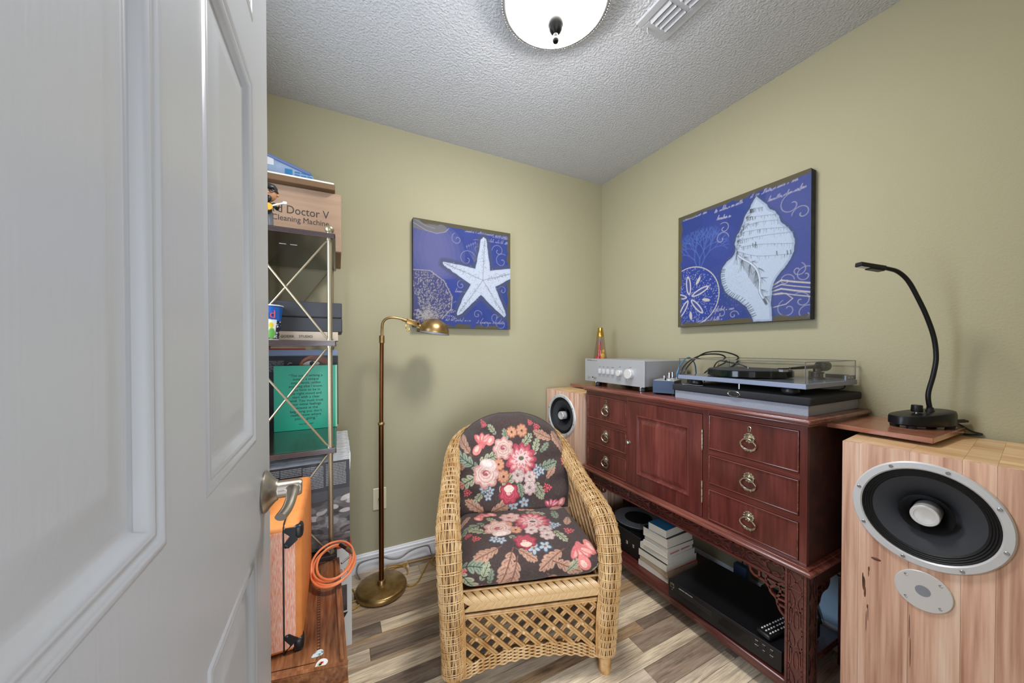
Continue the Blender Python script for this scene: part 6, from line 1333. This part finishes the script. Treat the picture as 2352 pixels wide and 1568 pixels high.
for u in (0.02, 0.35, 0.69): pc.poly([(u + 0.06, 0.08), (u + 0.19, 0.05), (u + 0.20, 0.58), (u + 0.07, 0.60)], S(232, 236, 232)); pc.ell(u + 0.13, 0.42, 0.03, 0.09, S(222, 206, 60)); pc.ell(u + 0.14, 0.18, 0.05, 0.16, S(110, 176, 84))
CX_, CY_ = -0.212, 1.417
pc.surf('cup_wall', lambda U, V: (CX_ + (0.0325 + 0.0125 * V) * np.cos(U * 2 * PI), CY_ + (0.0325 + 0.0125 * V) * np.sin(U * 2 * PI), 1.2395 + 0.114 * V), M['card'], t)
MB().tube([(CX_ + 0.0455 * math.cos(a), CY_ + 0.0455 * math.sin(a), 1.3535) for a in [2 * PI * k / 36 for k in range(36)]], 0.0022, 6, True).build('rim', M['white'], t)
MB().lathe([(0.0325, 1.2385), (0.033, 1.242), (0, 1.2425)], (CX_, CY_, 0), (0, 0, 1), 36).build('cup_base', M['white'], t)
text('lettering', 'and', 0.036, (CX_ + 0.005, CY_ - 0.0445, 1.312), (1, 0.35, 0), (0, 0, 1), M['redd'], t, 'CENTER')

# on the third shelf (z 0.858): books standing
t = thing('book', 'tall green book with a long printed quotation on its cover', 'book', (-0.12, 1.74, 0.858), 0)
MB().box(-0.239, 1.738, 0.859, -0.0095, 1.785, 1.136).build('cover', M['greenbook'], t, None)
MB().box(-0.0095, 1.7385, 0.8595, -0.002, 1.785, 1.1355).build('fore_edge', M['greenedge'], t, None)
text('lettering', "\u201cThe act of writing a\nsong is a unique\nexperience, unlike\nanything else I know.\nYou have to be in\nthe right mood and\nstart with a clear\nmind. You must trust\nyour initial feelings\nbecause at the\nbeginning you don\u2019t\nreally know where\nyou\u2019re going.\u201d", 0.0156, (-0.1225, 1.7372, 1.0885), (1, 0, 0), (0, 0, 1), M['bookink'], t, 'CENTER', 0.97, space=0.99)
text('lettering', 'PAUL McCARTNEY', 0.0065, (-0.1225, 1.7372, 0.8815), (1, 0, 0), (0, 0, 1), M['bookink'], t, 'CENTER')
pc = Paint(0.32, 0.32, 200, 200, S(14, 14, 17)); rn = random.Random(8)
for k in range(9): pc.line([(0.02, 0.298 - 0.0055 * k), (0.105, 0.298 - 0.0055 * k)], 0.0022, S(150, 150, 150), 0.75)
for k in range(60): pc.ell(rn.uniform(0.02, 0.105), 0.298 - 0.0055 * rn.randrange(9), 0.002, 0.002, S(14, 14, 17))
pc.line([(0.012, 0.05 + 0.0), (0.012, 0.26)], 0.003, S(120, 120, 120), 0.6)
pc.ell(0.225, 0.268, 0.062, 0.055, S(166, 92, 58)); pc.ell(0.235, 0.29, 0.05, 0.03, S(112, 66, 52), 0.2, 0.8); pc.ell(0.212, 0.285, 0.032, 0.013, S(206, 196, 180), 0.1); pc.ell(0.215, 0.286, 0.011, 0.011, S(20, 18, 18)); pc.line([(0.18, 0.29), (0.20, 0.302), (0.235, 0.298), (0.25, 0.288)], 0.005, S(30, 20, 18)); pc.line([(0.12, 0.283), (0.128, 0.29), (0.136, 0.288)], 0.002, S(190, 180, 160), 0.8)
t = thing('record_sleeve', 'black record sleeve showing one painted eye behind the green book', 'record', (-0.155, 1.795, 0.858), 0, 'record sleeves on the third shelf')
MB().box(-0.314, 1.7935, 0.8585, 0.002, 1.798, 1.1765).build('sleeve', M['blackmatt'], t, None)
pc.surf('sleeve_print', lambda U, V: (-0.314 + 0.316 * U, 1.7932 + 0 * U, 0.8585 + 0.318 * V), M['card'], t)
t = thing('record_sleeve', 'pale blue record sleeve standing behind the black one', 'record', (-0.155, 1.81, 0.858), 0, 'record sleeves on the third shelf')
MB().box(-0.318, 1.803, 0.8585, -0.001, 1.808, 1.204).build('sleeve', mat('sleeve_pale_blue', S(120, 134, 164), 0.4), t, None)
t = thing('record_sleeve', 'dark red edged sleeve hindmost on the third shelf', 'record', (-0.155, 1.82, 0.858), 0, 'record sleeves on the third shelf')
MB().box(-0.27, 1.815, 0.8585, -0.13, 1.82, 1.211).build('sleeve', M['red'], t, None)

# on the fourth shelf (z 0.480): a row of records in plastic sleeves, the front one with a photograph
pc = Paint(0.318, 0.316, 230, 230, S(66, 64, 66)); rn = random.Random(12)
for k in range(120):
    y = rn.uniform(0.0, 0.17); x = rn.uniform(0, 0.32); g = rn.randint(60, 190) if y < 0.12 else rn.randint(70, 150); pc.ell(x, y, rn.uniform(0.012, 0.05), rn.uniform(0.006, 0.022), S(g, g - 4, g - 4), rn.uniform(-0.4, 0.4), 0.5)
for k in range(26): pc.ell(rn.uniform(0.20, 0.32), rn.uniform(0.06, 0.19), rn.uniform(0.01, 0.03), rn.uniform(0.006, 0.016), rn.choice([S(206, 200, 198), S(52, 50, 50), S(96, 94, 94)]), rn.uniform(-0.5, 0.5), 0.75)
pc.ell(0.16, 0.21, 0.2, 0.035, S(86, 85, 88), 0, 0.8); pc.poly([(0, 0.212), (0.318, 0.212), (0.318, 0.316), (0, 0.316)], S(58, 57, 60), 0.95)
pc.poly([(0.135, 0.015), (0.195, 0.02), (0.195, 0.12), (0.18, 0.125), (0.168, 0.175), (0.14, 0.18)], S(40, 36, 38), 0.95); pc.ell(0.145, 0.155, 0.017, 0.026, S(190, 184, 180), 0.2); pc.ell(0.142, 0.175, 0.022, 0.014, S(44, 40, 42)); pc.line([(0.178, 0.115), (0.186, 0.19)], 0.003, S(196, 192, 190)); pc.line([(0.172, 0.118), (0.196, 0.12)], 0.003, S(180, 176, 176))
for k in range(5): pc.ell(rn.uniform(0.135, 0.16), rn.uniform(0.04, 0.13), 0.006, 0.012, S(200, 196, 194), rn.random(), 0.85)
for x0_, x1_, y0_, y1_ in [(0.02, 0.10, 0.285, 0.306), (0.105, 0.165, 0.282, 0.306), (0.17, 0.232, 0.222, 0.303), (0.242, 0.305, 0.228, 0.306)]:
    yy = y1_
    while yy > y0_:
        xx = x0_
        while xx < x1_:
            L = rn.uniform(0.004, 0.014); pc.line([(xx, yy), (min(xx + L, x1_), yy)], 0.0022, S(188, 186, 186), 0.8); xx += L + 0.003
        yy -= 0.0058
t = thing('record_sleeve', 'record sleeve with a grey photograph at the front of row', 'record', (-0.12, 1.4075, 0.480), R(3.0), 'records standing on the fourth shelf')
MB().box(-0.160, -0.002, 0.0045, 0.158, 0.002, 0.3205).build('sleeve', M['white'], t, None, True)
pc.surf('sleeve_print', lambda U, V: (-0.160 + 0.318 * U, -0.0025 + 0 * U, 0.0045 + 0.316 * V), M['card'], t, local=True)
proto = None; rn = random.Random(31)
for k in range(34):
    y = 1.424 + 0.0145 * k
    if proto is None:
        proto = thing('record_sleeve', 'record in a crumpled clear plastic sleeve in the packed row', 'record', (-0.125, y, 0.480), 0, 'records packed behind the photograph sleeve')
        MB().box(-0.158, -0.0012, 0.0015, 0.156, 0.0012, 0.315).build('sleeve', M['white'], proto, None, True)
        V = []; F = []; q = random.Random(5)
        for j, (yy, zz) in enumerate([(-0.0016, 0.28), (-0.0024, 0.306), (-0.001, 0.318), (0.003, 0.3195), (0.0022, 0.300)]):
            for i in range(24): V.append((-0.16 + 0.325 * i / 23, yy + q.uniform(-0.0012, 0.0012), zz + q.uniform(-0.003, 0.003)))
        for j in range(4):
            for i in range(23): F.append((j * 24 + i, j * 24 + i + 1, j * 24 + 25 + i, j * 24 + 24 + i))
        MB().add(V, F).build('plastic_top', M['sleeve'], proto, 60, True)
    else:
        dup(proto, (-0.125 + rn.uniform(-0.004, 0.004), y, 0.480 + rn.uniform(-0.0005, 0.004)), R(rn.uniform(0.0, 2.5)))

t = thing('record_box', 'white printed box with red edge on the floor by the trunk', 'box', (-0.11, 1.60, 0))
MB().box(-0.29, 1.543, 0.001, 0.0475, 1.585, 0.404, 0.001).build('carton', M['white'], t, None)
MB().prism([(-0.29, 1.545, 0.4045), (0.0475, 1.545, 0.4045), (0.0385, 1.545, 0.4515), (-0.29, 1.545, 0.4515)], (0, 0.035, 0)).build('red_edge', M['red'], t, None)
MB().box(-0.20, 1.5422, 0.150, 0.030, 1.543, 0.255).build('photo_print', mat('dark_photo', S(50, 44, 44), 0.4, c2=S(96, 86, 84), ns=(40, 40, 16)), t, None)
MB().prism([(-0.10, 1.5425, 0.060), (-0.02, 1.5425, 0.060), (0.033, 1.5425, 0.143), (-0.10, 1.5425, 0.143)], (0, -0.0004, 0)).build('black_print', M['black'], t, None)
text('lettering', '(1991)', 0.032, (0.036, 1.5422, 0.300), (1, 0, 0), (0, 0, 1), mat('pink_ink', S(190, 120, 122), 0.6), t, 'RIGHT', 0.8)
text('lettering', 'S', 0.090, (0.028, 1.5422, 0.004), (1, 0, 0), (0, 0, 1), M['black'], t, 'RIGHT')

# ------------------------------------------------------------------ wooden trunk, amplifier, cable
TZ = 0.470
t = thing('wooden_trunk', 'carved wooden trunk with framed lid, orange amplifier on top', 'trunk', (-0.14, 1.12, 0))
def skew(z, e): return [(-0.33 - 0, 0.955 + e, z), (0.018 - e, 0.888 + e, z), (0.002 - e, 1.355 - e, z), (-0.33, 1.355 - e, z)]
tl = MB()
P = skew(0, 0.008); tl.prism([(x, y, 0.0) for x, y, z in P], (0, 0, 0.415)); tl.build('trunk_body', M['trunk'], t, None)
tl = MB(); P = skew(0, 0.0); tl.prism([(x, y, 0.434) for x, y, z in P], (0, 0, 0.0355)); tl.build('lid', M['trunk'], t, None)
fr_ = MB()
def rail(a, b, wd, z0, z1):
    a, b = Vector(a), Vector(b); d = (b - a).normalized(); n_ = Vector((-d.y, d.x, 0)) * wd
    fr_.prism([a, b, b + n_, a + n_], (0, 0, z1 - z0))
rail((0.018, 0.890, TZ - 0.001), (0.002, 1.355, TZ - 0.001), 0.009, 0, 0.006); rail((0.0095, 0.900, TZ - 0.001), (-0.006, 1.350, TZ - 0.001), 0.0065, 0, 0.010); rail((0.0035, 0.925, TZ - 0.001), (-0.012, 1.348, TZ - 0.001), 0.003, 0, 0.005)
rail((-0.33, 0.957, TZ - 0.001), (0.0175, 0.889, TZ - 0.001), 0.010, 0, 0.0035)
fr_.build('lid_moulding', M['trunk'], t, None)
inl = MB()
for dx in (0, 0.0065): inl.prism([(-0.0475 + dx, 0.935, TZ - 0.0002), (-0.0468 + dx, 0.935, TZ - 0.0002), (-0.0618 + dx, 1.33, TZ - 0.0002), (-0.0625 + dx, 1.33, TZ - 0.0002)], (0, 0, 0.0006))
for k in range(36): y = 0.945 + 0.0105 * k; x = -0.0465 - 0.0145 * (y - 0.935) / 0.395; inl.prism([(x, y, TZ - 0.0002), (x + 0.0055, y, TZ - 0.0002), (x + 0.0055, y + 0.0018, TZ - 0.0002), (x, y + 0.0018, TZ - 0.0002)], (0, 0, 0.0006))
inl.prism([(-0.33, 0.981, TZ - 0.0002), (-0.05, 0.928, TZ - 0.0002), (-0.05, 0.9295, TZ - 0.0002), (-0.33, 0.9825, TZ - 0.0002)], (0, 0, 0.0006))
inl.build('inlay', M['mahdark'], t, None)
cvb = MB()
for k in range(7):
    u = k * 0.046; x = 0.012 - u; y = 0.889 + u * 0.193
    cvb.prism([(x, y, 0.418), (x - 0.003, y + 0.0006, 0.418), (x - 0.003, y + 0.0006, 0.433), (x, y, 0.433)], (0, -0.002, 0))
    cvb.prism([(x - 0.008, y + 0.0015, 0.420), (x - 0.020, y + 0.004, 0.430), (x - 0.024, y + 0.0047, 0.427), (x - 0.036, y + 0.007, 0.431), (x - 0.040, y + 0.0078, 0.420)], (0, -0.0015, 0))
cvb.build('carved_band', M['blackmatt'], t, None)
MB().prism([(-0.33, 0.950, 0.415), (0.0195, 0.883, 0.415), (0.0035, 1.355, 0.415), (-0.33, 1.355, 0.415)], (0, 0, 0.019)).build('band', M['trunk'], t, None)
t = thing('guitar_amplifier', 'orange vinyl guitar amplifier with black corners on the wooden trunk', 'amplifier', (-0.17, 1.165, TZ))
gx0, gx1, gy0, gy1, gz0, gz1 = -0.285, -0.081, 0.985, 1.345, TZ + 0.001, 0.782
b = MB().box(gx0, gy0, gz0, gx1, gy1, gz1, 0.013, 4).build('cabinet', M['orange'], t, 50)
MB().box(gx0 + 0.01, gy0 - 0.0006, gz0 + 0.012, gx1 - 0.0135, gy0 + 0.01, gz1 - 0.014).build('woven_side', M['pinkv'], t, None)
MB().tube([(-0.1185, gy1 - 0.02, gz1 + 0.0005), (-0.1185, gy0 + 0.013, gz1 + 0.0005), (-0.1185, gy0 + 0.004, gz1 - 0.004), (-0.1185, gy0 - 0.0005, gz1 - 0.014), (-0.1185, gy0 - 0.0005, gz0)], 0.0019, 6).build('seam_piping', M['rubber'], t)
def corner(zc, sg_):
    mb = MB().box(gx1 - 0.020, gy0 - 0.0035, zc - 0.017, gx1 + 0.0035, gy0 + 0.030, zc + 0.017, 0.009, 3)
    V = [(gx1 - 0.012, zc + 0.013), (gx1 - 0.034, zc + sg_ * 0.010 + 0.004), (gx1 - 0.037, zc + sg_ * 0.010 - 0.003), (gx1 - 0.024, zc - sg_ * 0.006), (gx1 - 0.038, zc - sg_ * 0.026), (gx1 - 0.034, zc - sg_ * 0.033), (gx1 - 0.026, zc - sg_ * 0.034), (gx1 - 0.008, zc - sg_ * 0.018)]
    mb.prism([(x, gy0 - 0.0032, z) for x, z in V], (0, 0.005, 0))
    o_ = mb.build('corner_protector', M['black'], t, 40)
    for dz in (-0.0285,): MB().lathe([(0.0045, 0), (0.0035, 0.002), (0, 0.0028)], (gx1 - 0.031, gy0 - 0.003, zc + sg_ * dz), (0, -1, 0), 12).build('rivet', M['black'], o_)
corner(gz1 - 0.020, 1); corner(gz0 + 0.013, -1)
MB().tube(spline([(-0.185, 1.06, gz1 + 0.002), (-0.185, 1.075, gz1 + 0.018), (-0.185, 1.165, gz1 + 0.026), (-0.185, 1.255, gz1 + 0.018), (-0.185, 1.27, gz1 + 0.002)], 6), 0.011, 10, sq=0.5).build('handle', M['rubber'], t, 60)
MB().box(-0.203, 1.045, gz1, -0.167, 1.075, gz1 + 0.008, 0.003).box(-0.203, 1.255, gz1, -0.167, 1.285, gz1 + 0.008, 0.003).build('handle_bracket', M['black'], t, None)
t = thing('instrument_cable', 'coiled orange instrument cable draped over the back of the trunk', 'cable', (-0.02, 1.30, TZ))
pts = []; rn = random.Random(6)
for k in range(4 * 22 + 8):
    a = 2 * PI * k / 22 + 0.8; lay = k / 22; rx = 0.056 + 0.006 * math.sin(lay * 2.2); ry = 0.088 + 0.008 * math.cos(lay * 1.7)
    pts.append((-0.014 + rx * math.cos(a) + 0.003 * math.sin(lay * 3), 1.262 + ry * math.sin(a), TZ + 0.018 + 0.0062 * (lay % 3.4) + 0.020 * (0.5 + 0.5 * math.sin(a)) + 0.010 * (0.5 + 0.5 * math.cos(a))))
MB().tube(spline(pts, 2), 0.0037, 10).build('cable', M['cord'], t, 60)
pl = MB().cyl((0.005, 1.335, TZ + 0.058), (0.026, 1.300, TZ + 0.056), 0.0055, seg=14).build('strain_relief', M['rubber'], t)
MB().tube([(0.026, 1.300, TZ + 0.056), (0.0385, 1.279, TZ + 0.054), (0.040, 1.266, TZ + 0.0525)], [0.0068, 0.0075, 0.006], 14).build('jack_plug', M['nickel'], t, 40)
MB().tube([(0.038, 1.262, TZ + 0.052), (0.008, 1.236, TZ + 0.047)], 0.0032, 10).build('jack_tip', M['steel'], t)
def pick(cx, cy, a, sz, m, lab):
    P = [(0.018, 0), (0.013, 0.012), (0.0, 0.0135), (-0.014, 0.006), (-0.019, 0.0), (-0.014, -0.006), (0.0, -0.0135), (0.013, -0.012)]
    P = [(p.x, p.y) for p in spline([(x, y, 0) for x, y in P], 4, True)]; ca, sa = math.cos(a), math.sin(a)
    return MB().prism([(cx + sz * (x * ca - y * sa), cy + sz * (x * sa + y * ca), TZ) for x, y in P], (0, 0, 0.0009)).build('guitar_pick', m, None, None)
o = pick(-0.0465, 0.9520, R(20), 0.72, mat('pearl_pick', S(206, 214, 216), 0.2, c2=S(110, 128, 130), ns=(150, 150, 150), lo=0.45, hi=0.6), ''); tag(o, 'pearl grey guitar pick lying on the trunk lid', 'guitar pick')
o = pick(-0.0385, 0.9170, R(48), 0.85, M['white'], ''); tag(o, 'white guitar pick with yellow and red print near trunk corner', 'guitar pick')
for k, (dx, dy, c) in enumerate([(-0.006, -0.004, 'papery'), (-0.001, -0.001, 'gold'), (0.003, 0.003, 'redd'), (0.000, 0.004, 'orange'), (-0.004, 0.001, 'greenedge')]):
    mb = MB().lathe([(0.0032, 0), (0.0032, 0.0004), (0, 0.0004)], (-0.0385 + dx, 0.9170 + dy, TZ + 0.0009), (0, 0, 1), 10); q = mb.build('printed_spot', M[c], None, None); q.parent = o
